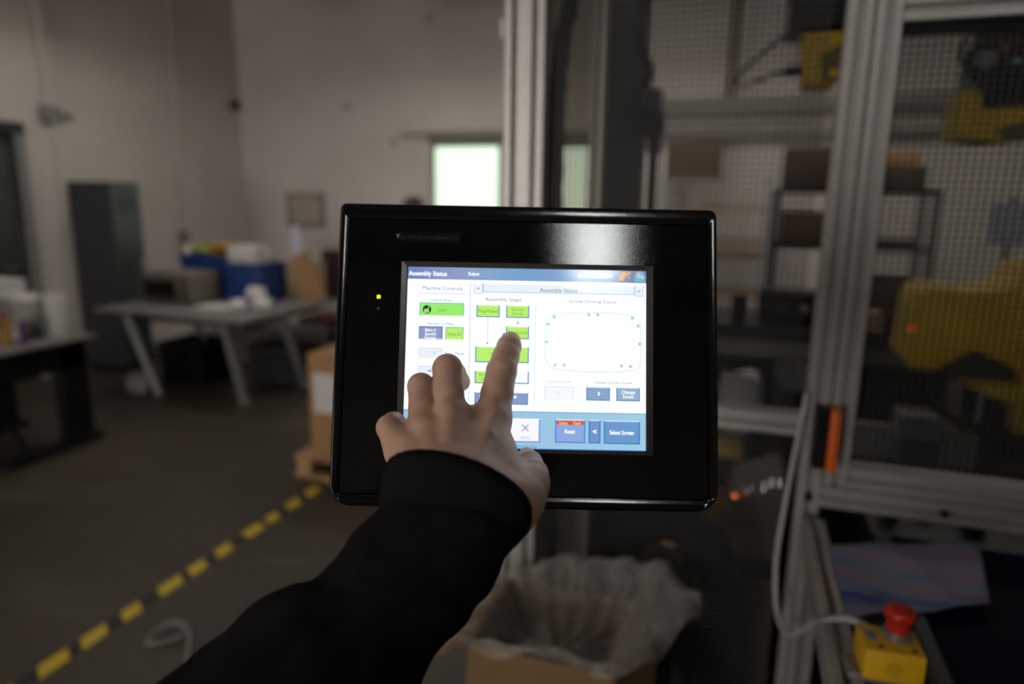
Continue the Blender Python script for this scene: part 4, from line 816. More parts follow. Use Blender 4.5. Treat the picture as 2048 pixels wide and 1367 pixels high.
def box_ring(z, ins, wob):
    out = []
    for i in range(NR):
        d = (rim[i] - cen); th = math.atan2(d.y / (by1 - by0), d.x / (bx1 - bx0)); s = 1 / max(abs(math.cos(th)), abs(math.sin(th)))
        out.append(Vector((cen.x + ((bx1 - bx0) / 2 - ins) * math.cos(th) * s, cen.y + ((by1 - by0) / 2 - ins) * math.sin(th) * s, z + wob * math.sin(i * 0.9))))
    return out
r0, r1_, r2_ = box_ring(0.715, 0.040, 0.016), box_ring(0.76, 0.022, 0.010), box_ring(0.805, 0.010, 0.004)
def mixr(a, b, t, amp, fr, ph):
    out = []
    for i in range(NR):
        p = a[i] * (1 - t) + b[i] * t; d = (p - cen); d.z = 0; d.normalize(); out.append(p + d * amp * math.sin(i * fr + ph) + Vector((0, 0, amp * 0.7 * math.sin(i * fr * 1.7 + ph * 2))))
    return out
rings = [[Vector((cen.x, cen.y, 0.745)) + (v - Vector((cen.x, cen.y, v.z))) * 0.06 for v in r0], [Vector((cen.x, cen.y, 0.725 + 0.03 * math.sin(0.31 * k_) + 0.02 * math.sin(0.83 * k_))) + (v - Vector((cen.x, cen.y, v.z))) * 0.5 for k_, v in enumerate(r0)], r0, r1_, r2_, mixr(r2_, rim, 0.35, 0.007, 0.55, 0.3), mixr(r2_, rim, 0.72, 0.010, 0.43, 1.7), mixr(r2_, rim, 1.0, 0.006, 0.62, 0.9)]
drop = []
for i in range(NR):
    v = rim[i]; d = v - cen; d.z = 0; d.normalize(); low = max(0.0, 0.84 - v.z); drop.append(v + d * 0.018 + Vector((0, 0, -0.015 - 0.9 * low - 0.015 * math.sin(i * 0.5))))
rings.append(drop)
film = link('liner_bag', loft(rings, cap=False), film_mat(), None, 180); sb = film.modifiers.new('round', 'SUBSURF'); sb.levels = 1; sb.render_levels = 1
tag(film, 'clear crumpled plastic liner bag spilling out of the open cardboard box', 'bag')

# ================================================================== OPERATOR PANEL
P0 = Vector((-0.172, 0.558, 1.535)); P0 = Vector(EYE + CAM @ np.array([0.0120, -0.0140, -0.5990]))
pc1 = np.array([1.0, -0.019, -0.001]); pc1 /= np.linalg.norm(pc1); pc2 = np.array([0.019, 0.996, -0.086]); pc2 -= pc1 * (pc1 @ pc2); pc2 /= np.linalg.norm(pc2); pc3 = np.cross(pc1, pc2)
PX, PU, PN = [Vector(CAM @ v) for v in (pc1, pc2, pc3)]; PY = -PN
panel = thing('operator_panel', 'black touchscreen operator panel with a lit control display, pressed by the hand', 'control panel')
panel.matrix_world = Matrix([[PX[i], PY[i], PU[i], P0[i]] for i in range(3)] + [[0, 0, 0, 1]])
def ui(px, py):
    r = Vector(ray(px, py)); k = (P0 - Vector(EYE)).dot(PN) / r.dot(PN); q = Vector(EYE) + r * k - P0; return q.dot(PX), q.dot(PU)
# housing: glossy shell with a rounded raised rim around the recessed bezel
HX0, HX1, HZ0, HZ1 = -0.1680, 0.1688, -0.1307, 0.1357
def hr(ins, y, r): return [(a, y, b) for a, b in rrect(HX0 + ins, HX1 - ins, HZ0 + ins, HZ1 - ins, [max(q - ins, 0.001) for q in r], 8)]
def ir(ins, y): return [(a, y, b) for a, b in rrect(-0.1592 + ins, 0.1597 - ins, -0.1197 + ins, 0.1212 - ins, (0.002,) * 4, 8)]
RO = (0.019, 0.021, 0.008, 0.006)
rings = [hr(0.010, 0.082, RO), hr(0.003, 0.078, RO), hr(0.0, 0.070, RO), hr(0.0, 0.004, RO), hr(0.0004, 0.0000, RO), hr(0.0012, -0.0024, RO), hr(0.0022, -0.0035, RO), hr(0.0030, -0.00375, RO), ir(-0.0014, -0.00215), ir(-0.0004, -0.0019), ir(0.0, -0.0006), ir(0.0, 0.006)]
link('housing', loft(rings), M['black_gloss'], panel, 50)
# bezel plate with a window
SW, SH = 0.1056, 0.0792; FX0, FX1, FZ0, FZ1 = -0.1112, 0.1116, -0.0825, 0.0838
def plate(name, o4, i4, y, th, m, chamfer=0.0):
    a = [(o4[0], o4[2]), (o4[1], o4[2]), (o4[1], o4[3]), (o4[0], o4[3])]; b = [(i4[0], i4[2]), (i4[1], i4[2]), (i4[1], i4[3]), (i4[0], i4[3])]
    return link(name, loft([[(x, y + th, z) for x, z in a], [(x, y, z) for x, z in a], [(x, y + chamfer, z) for x, z in b], [(x, y + th, z) for x, z in b]], cap=False), m, panel)
plate('bezel', (-0.1585, 0.159, -0.119, 0.1205), (FX0, FX1, FZ0, FZ1), -0.0012, 0.006, M['black_matte'])
plate('screen_frame', (FX0, FX1, FZ0, FZ1), (-SW - 0.0012, SW + 0.0012, -SH - 0.0012, SH + 0.0012), -0.0010, 0.004, mat('grey_gasket', (0.065, 0.059, 0.057), 0.25, 0, 0.05, 20), 0.0008)
boxo('back_plate', HX0 + 0.012, HX1 - 0.012, 0.007, 0.07, HZ0 + 0.012, HZ1 - 0.012, M['black'], panel)
# arm that carries the panel from the guard post
hp = Vector((GX0, GY - 0.0225, 1.42)); back = P0 + PY * 0.082
inv = panel.matrix_world.inverted()
link('support_arm', tube([inv @ v for v in (back, back + PY * 0.10, back + PY * 0.22 + Vector((-0.02, 0.08, -0.01)), hp + Vector((0, -0.18, 0.0)), hp + Vector((0, -0.02, 0)))], 0.021, 16, 8), M['charcoal'], panel, 60)
bm = BM(); cyl(bm, inv @ hp, inv @ (hp + Vector((0, -0.03, 0))), 0.04); obj('arm_flange', bm, M['charcoal'], panel, 40)
bm = BM(); cyl(bm, (0, 0.080, 0), (0, 0.105, 0), 0.045); obj('swivel', bm, M['charcoal'], panel, 40)
# status lights and maker's name
def led(px, py, m, s=0.0016):
    x, z = ui(px, py); bm = BM(); box(bm, x - s, x + s, -0.0018, -0.0011, z - s, z + s, 0.0006, 2); return obj('status_light', bm, m, panel, 40)
led(758, 593.5, glow('green_led', (0.72, 1.0, 0.01), 1.15)); led(757.5, 616.5, glow('dim_led', (0.03, 0.06, 0.005), 0.5), 0.0011)

# ---- display
def em(rgb, s=1.0): return glow('pixel_%d_%d_%d_%d' % (*rgb, int(s * 100)), lin(rgb), s * SCREEN_WHITE, 0.09)
WHITE = (250, 252, 255)
scr = link('screen', loft([[(-SW, 0.0012, -SH), (SW, 0.0012, -SH), (SW, 0.0012, SH), (-SW, 0.0012, SH)], [(-SW, 0.0002, -SH), (SW, 0.0002, -SH), (SW, 0.0002, SH), (-SW, 0.0002, SH)]]), em(WHITE, 1.12), panel)
lay = [0]
def quads(name, polys, parent=scr):
    """polys: list of (points in local x,z ; rgb ; strength ; layer)"""
    vs, fs, mi, ms = [], [], [], []
    for pts, rgb, s, ly in polys:
        m = em(rgb, s)
        if m not in ms: ms.append(m)
        y = 0.0002 - 0.00004 * ly; n = len(vs); vs += [(x, y, z) for x, z in pts]; fs.append(tuple(range(n, n + len(pts)))); mi.append(ms.index(m))
    me = bpy.data.meshes.new(name); me.from_pydata(vs, [], fs); me.polygons.foreach_set('material_index', mi); return link(name, me, ms, parent)
def R4(x0, y0, x1, y1):
    """pixel rectangle with its corners true to the display's own axes"""
    xa, za = ui(x0, y0); xb, zb = ui(x1, y1); return [(xa, zb), (xb, zb), (xb, za), (xa, za)]
def inset(q, l, b, r, t): return [(q[0][0] + l, q[0][1] + b), (q[1][0] - r, q[1][1] + b), (q[2][0] - r, q[2][1] - t), (q[3][0] + l, q[3][1] - t)]
def button(x0, y0, x1, y1, face, s=1.0, edge=None, top=(255, 255, 255), bw=0.0010, name='button', sunk=False, es=1.0):
    q = R4(x0, y0, x1, y1); i = inset(q, bw, bw, bw, bw); edge = edge or tuple(int(c * 0.72) for c in face); T_, B_ = (edge, top) if sunk else (top, edge)
    return quads(name, [([q[3], q[2], i[2], i[3]], T_, es, 3), ([q[0], i[0], i[1], q[1]], B_, es, 3), ([q[0], q[3], i[3], i[0]], edge, es, 3), ([q[1], i[1], i[2], q[2]], edge, es, 3), (i, face, s, 3)])
def text(s, x0, yc, x1, h, rgb, st=1.0, bold=0.0, parent=scr, y=-0.00012, name='lettering', m=None, space=1.0):
    cu = bpy.data.curves.new('t', 'FONT'); cu.body = s; cu.size = 1; cu.offset = bold; cu.resolution_u = 2; cu.space_character = space
    o = bpy.data.objects.new('t', cu); COL.objects.link(o); dg = bpy.context.evaluated_depsgraph_get(); me = bpy.data.meshes.new_from_object(o.evaluated_get(dg)); bpy.data.objects.remove(o); bpy.data.curves.remove(cu)
    co = np.empty(len(me.vertices) * 3, np.float32); me.vertices.foreach_get('co', co); co = co.reshape(-1, 3)
    mn, mx = co.min(0), co.max(0); xa, zc = ui(x0, yc); xb, _ = ui(x1, yc); k = (xb - xa) / (mx[0] - mn[0]); kh = h / 0.72 * (0.0001 / 0.0001)
    out = np.zeros_like(co); out[:, 0] = xa + (co[:, 0] - mn[0]) * k; out[:, 1] = y; out[:, 2] = zc + (co[:, 1] - 0.36) * kh
    me.vertices.foreach_set('co', out.ravel()); me.materials.clear(); return link(name, me, m or em(rgb, st), parent)
PXM = 0.000439   # metres of display per photograph pixel
# title bar: six blended steps of blue
xa, za = ui(817.7, 531.7); xb, _ = ui(1293.6, 540.8); zt = SH; zb_ = ui(1050, 561.5)[1]
steps = [(118, 138, 196), (150, 160, 205), (138, 172, 210), (122, 168, 216), (132, 166, 210), (140, 158, 196), (118, 134, 172)]
for i in range(28):
    f = i / 27 * (len(steps) - 1); k = min(int(f), len(steps) - 2); c = tuple(int(steps[k][j] + (steps[k + 1][j] - steps[k][j]) * (f - k)) for j in range(3))
    if i == 0: polys = []
    polys.append(([(-SW + 2 * SW * i / 28, zb_), (-SW + 2 * SW * (i + 1) / 28, zb_), (-SW + 2 * SW * (i + 1) / 28, zt), (-SW + 2 * SW * i / 28, zt)], c, 0.92, 1))
quads('title_bar', polys)
zb2 = ui(1050, 823.5)[1]
polys = []
for i in range(12):
    c = tuple(int(a + (b - a) * i / 11) for a, b in zip((168, 212, 252), (176, 226, 250))); polys.append(([(-SW + 2 * SW * i / 12, -SH), (-SW + 2 * SW * (i + 1) / 12, -SH), (-SW + 2 * SW * (i + 1) / 12, zb2), (-SW + 2 * SW * i / 12, zb2)], c, 0.8, 1))
polys.append(([(-SW, zb2), (SW, zb2), (SW, zb2 + 0.0006), (-SW, zb2 + 0.0006)], (90, 160, 230), 0.8, 2)); polys.append(([(-SW, -SH), (SW, -SH), (SW, -SH + 0.0006), (-SW, -SH + 0.0006)], (40, 120, 220), 0.8, 2))
quads('command_bar', polys)
W_ = (255, 255, 255); TB = (62, 118, 176); TL = (88, 142, 194); GRN = (158, 236, 112); GRN2 = (188, 240, 112); GT_ = (92, 196, 30); SLATE = (142, 156, 198); EB = (92, 146, 190)
text('Assembly Status', 817.5, 545.5, 894, 9.5 * PXM, W_, 1.2, 0.02); text('Robot:', 937, 547, 959, 7.5 * PXM, W_, 1.2, 0.02); text('02:46:30 PM 03/08/17', 1156, 551.5, 1226, 7 * PXM, W_, 1.2, 0.02)
# icons in the title bar
def icon(name, pts, rgb, s, ly, cx, cy): return quads(name, [([ui(cx + a, cy + b) for a, b in pts], rgb, s, ly)])
def disc(cx, cy, r, n=16, sx=1.0): return [(cx + r * sx * math.cos(2 * math.pi * k / n), cy + r * math.sin(2 * math.pi * k / n)) for k in range(n)][::-1]
OR = (246, 176, 92)
quads('robot_icon', [([ui(a, b) for a, b in [(1238, 558), (1246, 562), (1250, 554), (1256, 549), (1252, 546), (1253, 544), (1249, 543), (1243, 546)]], OR, 0.85, 2), ([ui(a, b) for a, b in disc(1258, 546, 3.3)], OR, 0.85, 3), ([ui(a, b) for a, b in [(1253, 549), (1259, 557), (1260.5, 556.5), (1255, 548)]], OR, 0.85, 3)])
quads('round_icon', [([ui(a, b) for a, b in [(1269.5, 563.5), (1290, 563.8), (1290.5, 553), (1287, 544.5), (1280, 541.5), (1273, 544), (1268.8, 552)]], (110, 200, 232), 0.85, 2), ([ui(a, b) for a, b in disc(1277.5, 551, 5.4, 14, 0.9)], (222, 206, 200), 0.85, 3), ([ui(a, b) for a, b in disc(1284, 554.5, 3.2, 12)], (232, 216, 198), 0.85, 4)])
# left column
text('Machine Controls', 845.5, 575, 925, 8.2 * PXM, TB, 0.85)
def line(x0, y0, x1, y1, w, rgb, s=0.85, name='rule_line'):
    (xa, za), (xb, zb) = ui(x0, y0), ui(x1, y1); d = Vector((xb - xa, zb - za)).normalized(); n = Vector((-d.y, d.x)) * w * PXM / 2
    return quads(name, [([(xa - n.x, za - n.y), (xb - n.x, zb - n.y), (xb + n.x, zb + n.y), (xa + n.x, za + n.y)], rgb, s, 5 if name == 'cross_line' else 2)])
LB = (150, 200, 232)
line(834.5, 585.5, 934, 587.5, 1.0, LB); line(941, 565, 937, 823, 1.4, (172, 214, 240)); line(1072, 597, 1068.5, 817, 1.0, (196, 224, 242))
text('Unlock Doors', 861.5, 599, 906, 6.2 * PXM, TL, 0.85)
button(839, 604, 928, 633, GRN, 1.0, (110, 214, 170), (208, 255, 205), sunk=True)
quads('lock_icon', [([ui(a, b) for a, b in disc(854, 618.3, 8.6, 24)], (30, 66, 38), 0.8, 4), ([ui(a, b) for a, b in [(848.5, 617), (858, 617.2), (857.6, 625), (848.2, 624.8)]], (190, 248, 150), 0.8, 5), ([ui(a, b) for a, b in [(855.5, 617), (857.6, 617), (858.5, 614), (860.5, 613), (861.5, 614.6), (862.4, 612.5), (859.5, 610.8), (856.5, 612.5)]], (150, 220, 130), 0.8, 5), ([ui(a, b) for a, b in [(852.6, 619.5), (854, 619.5), (853.8, 622.4), (852.6, 622.4)]], (110, 190, 90), 0.8, 6)])
text('Lock', 876.5, 619.3, 892, 7 * PXM, GT_, 0.8); text('Number to Make', 855, 646, 909, 6 * PXM, TL, 0.85)
button(838, 651.5, 885, 679, SLATE, 1.0, (98, 120, 178), (196, 214, 238), sunk=True)
for i, (s, a, b) in enumerate((('Make A', 850.5, 872), ('Specific', 849.8, 873), ('Number', 849.8, 872.5))): text(s, a, 659 + 7.6 * i, b, 6.2 * PXM, W_, 1.1, 0.015)
button(891, 653, 927, 680, GRN2, 1.0, (110, 214, 150), (226, 255, 205), sunk=True); text('Make All', 896, 667.5, 922, 6.6 * PXM, GT_, 0.8)
PALE = (236, 244, 252)
button(838, 695, 884, 716, PALE, 0.98, (178, 206, 232), (225, 236, 246), 0.0005, 'value_field', True); text('4', 867, 704.5, 869.6, 6 * PXM, TL, 0.8); text('Parts Made', 890, 706, 928, 6 * PXM, TL, 0.85)
button(837, 731, 884, 753, PALE, 0.98, (170, 204, 232), (225, 236, 246), 0.0005, 'value_field', True)
quads('infinity_sign', [([ui(a, b) for a, b in disc(857.6, 741, 2.2, 14)], (70, 140, 200), 0.8, 4), ([ui(a, b) for a, b in disc(857.6, 741, 1.1, 12)], PALE, 0.98, 5), ([ui(a, b) for a, b in disc(861.4, 741.1, 2.2, 14)], (70, 140, 200), 0.8, 4), ([ui(a, b) for a, b in disc(861.4, 741.1, 1.1, 12)], PALE, 0.98, 5)])
# page bar
button(948, 566, 965.5, 587.5, (243, 249, 253), 0.98, (160, 204, 236), W_, 0.0005, 'page_button'); button(966, 566, 1269, 590, (236, 245, 251), 0.98, (140, 190, 228), W_, 0.0006, 'page_name'); button(1270, 570.5, 1287, 593, (240, 246, 251), 0.98, (150, 192, 228), W_, 0.0006, 'page_button')
text('<', 953, 576.5, 960, 6.5 * PXM, (60, 130, 180), 0.8, 0.01); text('>', 1274.5, 582.3, 1281.5, 6.5 * PXM, (60, 120, 170), 0.8, 0.01); text('Assembly Status', 1079.5, 579.5, 1155, 8 * PXM, (96, 142, 184), 0.8, 0.004)
text('Assembly Steps', 970.5, 597.5, 1042.5, 7.6 * PXM, TB, 0.85); text('Screw Driving Status', 1138.5, 601.5, 1233, 7.4 * PXM, TL, 0.88)
# flow chart
line(976, 634, 974.5, 687, 1.0, LB); line(1036, 636, 1035.6, 645, 1.0, LB); line(975, 727, 974, 735, 1.0, LB)
for x, y in ((1035.6, 646), (974.8, 686.5), (973.6, 734.5)): icon('arrow_head', [(-2.1, -2), (0, 2.6), (2.1, -2)], (52, 110, 150), 0.8, 3, x, y)
button(953, 608, 999.5, 634.5, GRN2, 1.0, EB, W_); text('Ring Picked', 957, 621, 996, 7.2 * PXM, GT_, 0.8, 0, space=0.95)
button(1012.5, 609, 1058.5, 636, GRN2, 1.0, EB, W_); text('Screws', 1023.5, 617.6, 1047.5, 6.6 * PXM, GT_, 0.8); text('Driven', 1025, 626.6, 1046, 6.6 * PXM, GT_, 0.8)
button(1012, 651, 1058, 678.3, GRN2, 1.0, EB, W_); text('Part Picked', 1016.5, 663.8, 1053.5, 7 * PXM, GT_, 0.8, 0, space=0.95)
button(950.5, 691, 1057.5, 726, GRN2, 1.0, EB, W_); text('Ring Placed', 982, 707.5, 1026, 7.2 * PXM, GT_, 0.8)
button(949.5, 739.5, 1002, 767, GRN2, 1.0, EB, W_); text('Assembly', 957, 747.6, 992, 7 * PXM, GT_, 0.8); text('Output', 962.5, 756.5, 987, 7 * PXM, GT_, 0.8)
button(1009, 740.5, 1057.5, 767.6, (252, 254, 255), 1.0, EB, W_)
button(949, 782, 1056, 809.5, (138, 156, 202), 1.0, EB, W_); text('Change', 959, 790.5, 1033.5, 8.2 * PXM, W_, 1.1, 0.02)
# part outline with screw positions
def outline(name, pts, w, rgb, s):
    q = [Vector(ui(a, b)) for a, b in pts]; n = len(q); polys = []
    for i in range(n):
        a, b = q[i], q[(i + 1) % n]; d = (b - a)
        if d.length < 1e-7: continue
        d.normalize(); m_ = Vector((-d.y, d.x)) * w * PXM / 2; polys.append(([tuple(a - m_), tuple(b - m_), tuple(b + m_), tuple(a + m_)], rgb, s, 2))
    return quads(name, polys)
ol = [Vector(p) for p in ((1092, 650), (1095, 640), (1102, 632), (1116, 627.5), (1150, 625), (1190, 624.3), (1225, 626), (1258, 630.5), (1270, 635), (1278, 643), (1281, 655), (1282.5, 690), (1281, 725), (1277, 735), (1268, 740), (1245, 743), (1200, 743.5), (1150, 742), (1118, 738.5), (1102, 733), (1094, 723), (1090, 705), (1090, 675))]
sm_ = []
for i in range(len(ol)):
    a, b, c, d = ol[i - 1], ol[i], ol[(i + 1) % len(ol)], ol[(i + 2) % len(ol)]
    for k in range(5): t_ = k / 5; sm_.append(0.5 * ((2 * b) + (c - a) * t_ + (2 * a - 5 * b + 4 * c - d) * t_ * t_ + (3 * b - a - 3 * c + d) * t_ ** 3))
outline('part_outline', [tuple(p) for p in sm_], 0.9, (160, 205, 228), 0.88)
cx_, cy_ = 1186.5, 684; outline('inner_outline', [(cx_ + (p.x - cx_) * 0.86, cy_ + 1 + (p.y - cy_) * 0.78) for p in sm_], 0.7, (222, 234, 242), 1.0)
outline('opening_outline', [(1170, 702), (1170, 684), (1172, 675), (1178, 669), (1186, 667), (1194, 669), (1200, 675), (1202, 684), (1202, 702)], 0.7, (222, 234, 242), 1.0)
for i, (x, y, k) in enumerate(((1108.5, 633.5, .8), (1096.5, 648, .8), (1178, 629, .9), (1195.5, 629, 1), (1264.5, 636, 1), (1276, 651.5, 1), (1093.5, 683.5, .7), (1279, 687.5, 1), (1110.5, 729.5, .7), (1128.5, 729.5, .7), (1243, 731.5, 1), (1261, 732.5, 1))):
    c = tuple(int(255 - (255 - v) * k) for v in (150, 240, 165)); quads('screw_marker', [([ui(a, b) for a, b in disc(x, y, 3.3, 16)], c, 0.9, 3)])
for x, y in ((1132, 630), (1154, 628.5), (1219.5, 629.5), (1241, 632), (1095.5, 665.5), (1277.3, 669), (1094.5, 703), (1095.5, 721.5), (1276, 725.5)): quads('point_marker', [([ui(a, b) for a, b in disc(x, y, 0.9, 8)], (60, 130, 190), 0.8, 3)])
for s, x, y in (('10', 1175, 617.5), ('11', 1192, 617.5), ('12', 1270, 629.5), ('2', 1286.5, 687), ('8', 1241, 747.5), ('7', 1260, 747)): text(s, x, y, x + 3.5 * len(s), 5 * PXM, (214, 226, 238), 0.98)
text('Current Screw', 1092, 761.7, 1141.5, 5.6 * PXM, (160, 194, 222), 0.9); text('Change Current Screw', 1187.5, 763.6, 1264.5, 5.6 * PXM, TL, 0.88)
button(1089, 772, 1147.5, 800, (247, 251, 254), 1.0, (206, 222, 236), (232, 240, 247), 0.0006, 'value_field', True); text('13', 1113, 785, 1120.5, 7 * PXM, (200, 216, 230), 0.96)
button(1172.5, 772.5, 1220, 801.3, (140, 166, 206), 1.0, EB, (226, 240, 252)); text('1', 1196, 786.6, 1199.3, 7 * PXM, W_, 1.1, 0.03)
button(1232.5, 773.5, 1280, 802.5, (152, 178, 210), 1.0, EB, (232, 242, 252)); text('Change', 1243, 783.5, 1270, 7 * PXM, W_, 1.1, 0.02); text('Screw', 1245.5, 792.5, 1267.5, 7 * PXM, W_, 1.1, 0.02)
# command bar
button(821, 831, 882, 880, (250, 250, 255), 1.0, (120, 160, 235), W_); button(900, 833, 960, 882, (250, 250, 255), 1.0, (120, 160, 235), W_); button(1016, 836, 1079.5, 884.5, (249, 248, 254), 1.0, (108, 138, 226), W_)
line(1044, 848.5, 1057, 861.5, 1.5, (90, 110, 205), 0.8, 'cross_line'); line(1057, 848.5, 1044, 861.5, 1.5, (90, 110, 205), 0.8, 'cross_line')
text('Abort', 1041, 873.8, 1058, 6.4 * PXM, (168, 182, 226), 0.9); text('Immediately Stop', 1018.5, 890.8, 1074, 6 * PXM, (72, 150, 226), 0.8, 0.004)
button(1110.3, 837.5, 1170.5, 886, (142, 170, 226), 1.0, (72, 128, 232), (220, 230, 252)); quads('fault_strip', [(R4(1113.3, 840.5, 1167.4, 849.7), (238, 84, 66), 0.85, 4)])
text('Safety', 1118, 845, 1136, 6.6 * PXM, (255, 224, 120), 0.95, 0.012); text('Fault', 1146.5, 845.3, 1161.8, 6.6 * PXM, (255, 224, 120), 0.95, 0.012); text('Reset', 1129.8, 862, 1150, 8 * PXM, W_, 1.15, 0.025)
button(1177.3, 839, 1201, 886.5, (112, 150, 204), 1.0, (46, 128, 196), (214, 228, 250)); text('<', 1185.3, 862.3, 1193, 9 * PXM, W_, 1.15, 0.05)
button(1207.5, 840, 1280, 888.5, (108, 154, 206), 1.0, (46, 132, 196), (214, 228, 250)); text('Select Screen', 1219, 864, 1268, 8 * PXM, W_, 1.15, 0.025)
# maker's name and mark on the bezel (flat print)
x, z = ui(796, 471.5)
me = bpy.data.meshes.new('logo'); me.from_pydata([(ui(792, 467.5)[0], -0.00126, ui(792, 467.5)[1]), (ui(796, 469)[0], -0.00126, ui(796, 469)[1]), (ui(801, 467.7)[0], -0.00126, ui(801, 467.7)[1]), (ui(796.2, 478)[0], -0.00126, ui(796.2, 478)[1])], [], [(0, 1, 3), (1, 2, 3)])
link('logo', me, mat('blue_print', (0.13, 0.17, 0.30), 0.5, 0, 0.05), panel)
pm_ = mat('grey_print_dark', (0.019, 0.018, 0.018), 0.45, 0, 0.05); pr_ = mat('red_print_dark', (0.030, 0.017, 0.017), 0.45, 0, 0.05)
for s, a, b, h, m_ in (('A', 801.5, 807.5, 9, pm_), ('UTOMATION', 807.5, 872, 7.4, pm_), ('D', 872.6, 879.5, 9, pr_), ('IRECT!', 880, 912.5, 7.4, pr_)): text(s, a, 474.3 + (a - 801) * 0.018, b, h * PXM, None, 1, 0, panel, -0.00126, 'lettering', m_)
bm = BM(); (xa, za), (xb, zb) = ui(798, 464), ui(921, 486); box(bm, xa, xb, -0.00124, -0.0011, zb, za); obj('name_plate', bm, mat('name_plate_black', (0.0065, 0.0062, 0.0062), 0.15, 0, 0.1), panel)

# ================================================================== THE HAND
MM = 0.001
def hp_(px, py, d): return np.array([(px - CX) / F * d, -(py - CY) / F * d, -d])
fld = Field((-0.118, -0.185, -0.608), (0.042, 0.012, -0.385), 0.00095)
J = dict(
    index=[(985, 838, .531, 13.2), (994, 788, .545, 12.9), (1003, 742, .557, 12.3), (1012, 712, .569, 11.0), (1018, 693, .580, 10.4), (1021, 683, .5870, 8.9)],
    middle=[(899, 838, .518, 13.2), (896, 785, .528, 12.0), (895, 737, .541, 11.6), (907, 748, .560, 10.2), (921, 763, .577, 8.3)],
    ring=[(848, 868, .510, 12.5), (845, 815, .521, 10.4), (842, 772, .534, 10.3), (852, 790, .552, 9.4), (856, 812, .570, 8.0)],
    little=[(806, 905, .500, 11.5), (791, 878, .506, 10.3), (779, 855, .513, 9.7), (787, 846, .532, 8.8), (797, 848, .549, 7.6)])
WR = (912, 1000, .452)
palm = fld.new()
for f, k in (('index', 'i'), ('middle', 'm'), ('ring', 'r'), ('little', 'l')):
    q = J[f][0]; off = {'i': (955, 985, .458), 'm': (925, 985, .452), 'r': (890, 988, .449), 'l': (858, 985, .450)}[k]
    fld.add(palm, hp_(*q[:3]) - np.array([0, 0, .002]), hp_(*off), q[3] * MM * 1.0, 0.017, 0.014)
# palm mass on the far side and web between the knuckles
fld.add(palm, hp_(965, 880, .535), hp_(930, 985, .475), 0.016, 0.020, 0.014); fld.add(palm, hp_(860, 905, .522), hp_(890, 985, .468), 0.015, 0.020, 0.014)
fld.add(palm, hp_(985, 838, .535), hp_(899, 842, .524), 0.0095, 0.0095, 0.012); fld.add(palm, hp_(899, 845, .524), hp_(848, 870, .516), 0.0105, 0.0105, 0.012); fld.add(palm, hp_(848, 874, .516), hp_(808, 908, .506), 0.0095, 0.0095, 0.012)
fld.add(palm, hp_(895, 985, .456), hp_(842, 1085, .462), 0.020, 0.018, 0.02); fld.add(palm, hp_(935, 992, .458), hp_(880, 1100, .464), 0.020, 0.018, 0.02)
# thumb base muscle
fld.add(palm, hp_(1015, 1010, .462), hp_(985, 935, .497), 0.018, 0.014, 0.016); fld.add(palm, hp_(985, 1040, .448), hp_(1048, 1000, .470), 0.022, 0.0135, 0.014); fld.add(palm, hp_(1000, 905, .515), hp_(1010, 960, .485), 0.0115, 0.0125, 0.014)
D = palm.copy()
def finger(pts, kp, kj=0.0022):
    A = fld.new()
    for a, b in zip(pts, pts[1:]): fld.add(A, hp_(*a[:3]), hp_(*b[:3]), a[3] * MM, b[3] * MM, kj)
    return A
for f in ('index', 'middle', 'ring', 'little'):
    A = finger(J[f], 0.008); D = np.minimum(D, smin(palm, A, 0.006))
th = [(1040, 1000, .467, 13.2), (1062, 978, .481, 11.6), (1068, 948, .503, 10.6), (1060, 926, .524, 9.6), (1054, 914, .540, 8.0)]
D = np.minimum(D, smin(palm, finger(th, 0.006), 0.007))
# knuckle heads and extensor tendons standing proud on the back of the hand
for px, py, d, r in ((983, 840, .5215, 7.5), (900, 838, .508, 8.0), (850, 866, .5005, 7.0), (806, 902, .4925, 6.5)):
    c = hp_(px, py, d); fld.add(D, c, c + np.array([0, .004, -.001]), r * MM, r * MM, 0.010)
for a, b in (((989, 822, .5210), (974, 870, .4915)), ((974, 870, .4915), (945, 960, .444)), ((902, 828, .5065), (897, 885, .4785)), ((897, 885, .4785), (912, 965, .436)), ((851, 862, .497), (890, 965, .436))): fld.add(D, hp_(*a), hp_(*b), 0.0030, 0.0034, 0.006)
fld.add(D, hp_(1066, 962, .490), hp_(1070, 968, .491), 0.008, 0.008, 0.010)
V, Q = fld.mesh(D); V = relax(V, Q, 3, 0.45)
# skin folds across the finger joints
N_ = vnormals(V, Q); disp = np.zeros(len(V))
def creases(c, axis, sides, amp, sig, reach):
    global disp
    c = hp_(*c); ax = hp_(*axis[1]) - hp_(*axis[0]); ax /= np.linalg.norm(ax); rel = V - c; s = rel @ ax; rad = np.linalg.norm(rel - s[:, None] * ax, axis=1)
    near = np.clip(1 - (rad / reach) ** 4, 0, 1) * np.clip(N_[:, 2] * 1.6 + 0.2, 0, 1)
    for off in sides: disp -= amp * near * np.exp(-((s - off + 0.0006 * np.sin(rel[:, 0] * 900 + off * 3000)) / sig) ** 2)
creases((1002, 740, .553), ((993, 788, .545), (1011, 712, .569)), (-.0052, -.0022, .0010, .0040), .00042, .0009, .016)
creases((1015, 698, .572), ((1011, 712, .569), (1019, 686, .584)), (-.0015, .0012), .0005, .0008, .013)
creases((895, 745, .533), ((896, 785, .528), (895, 725, .541)), (-.003, .000, .003), .00035, .0009, .016)
creases((845, 780, .525), ((847, 815, .519), (844, 762, .532)), (-.002, .001), .00030, .0009, .015)
creases((1067, 950, .497), ((1062, 978, .481), (1064, 935, .515)), (-.003, 0, .003), .00035, .0009, .016)
V = V + N_ * disp[:, None]
def cam2world(V): return EYE + V @ CAM.T
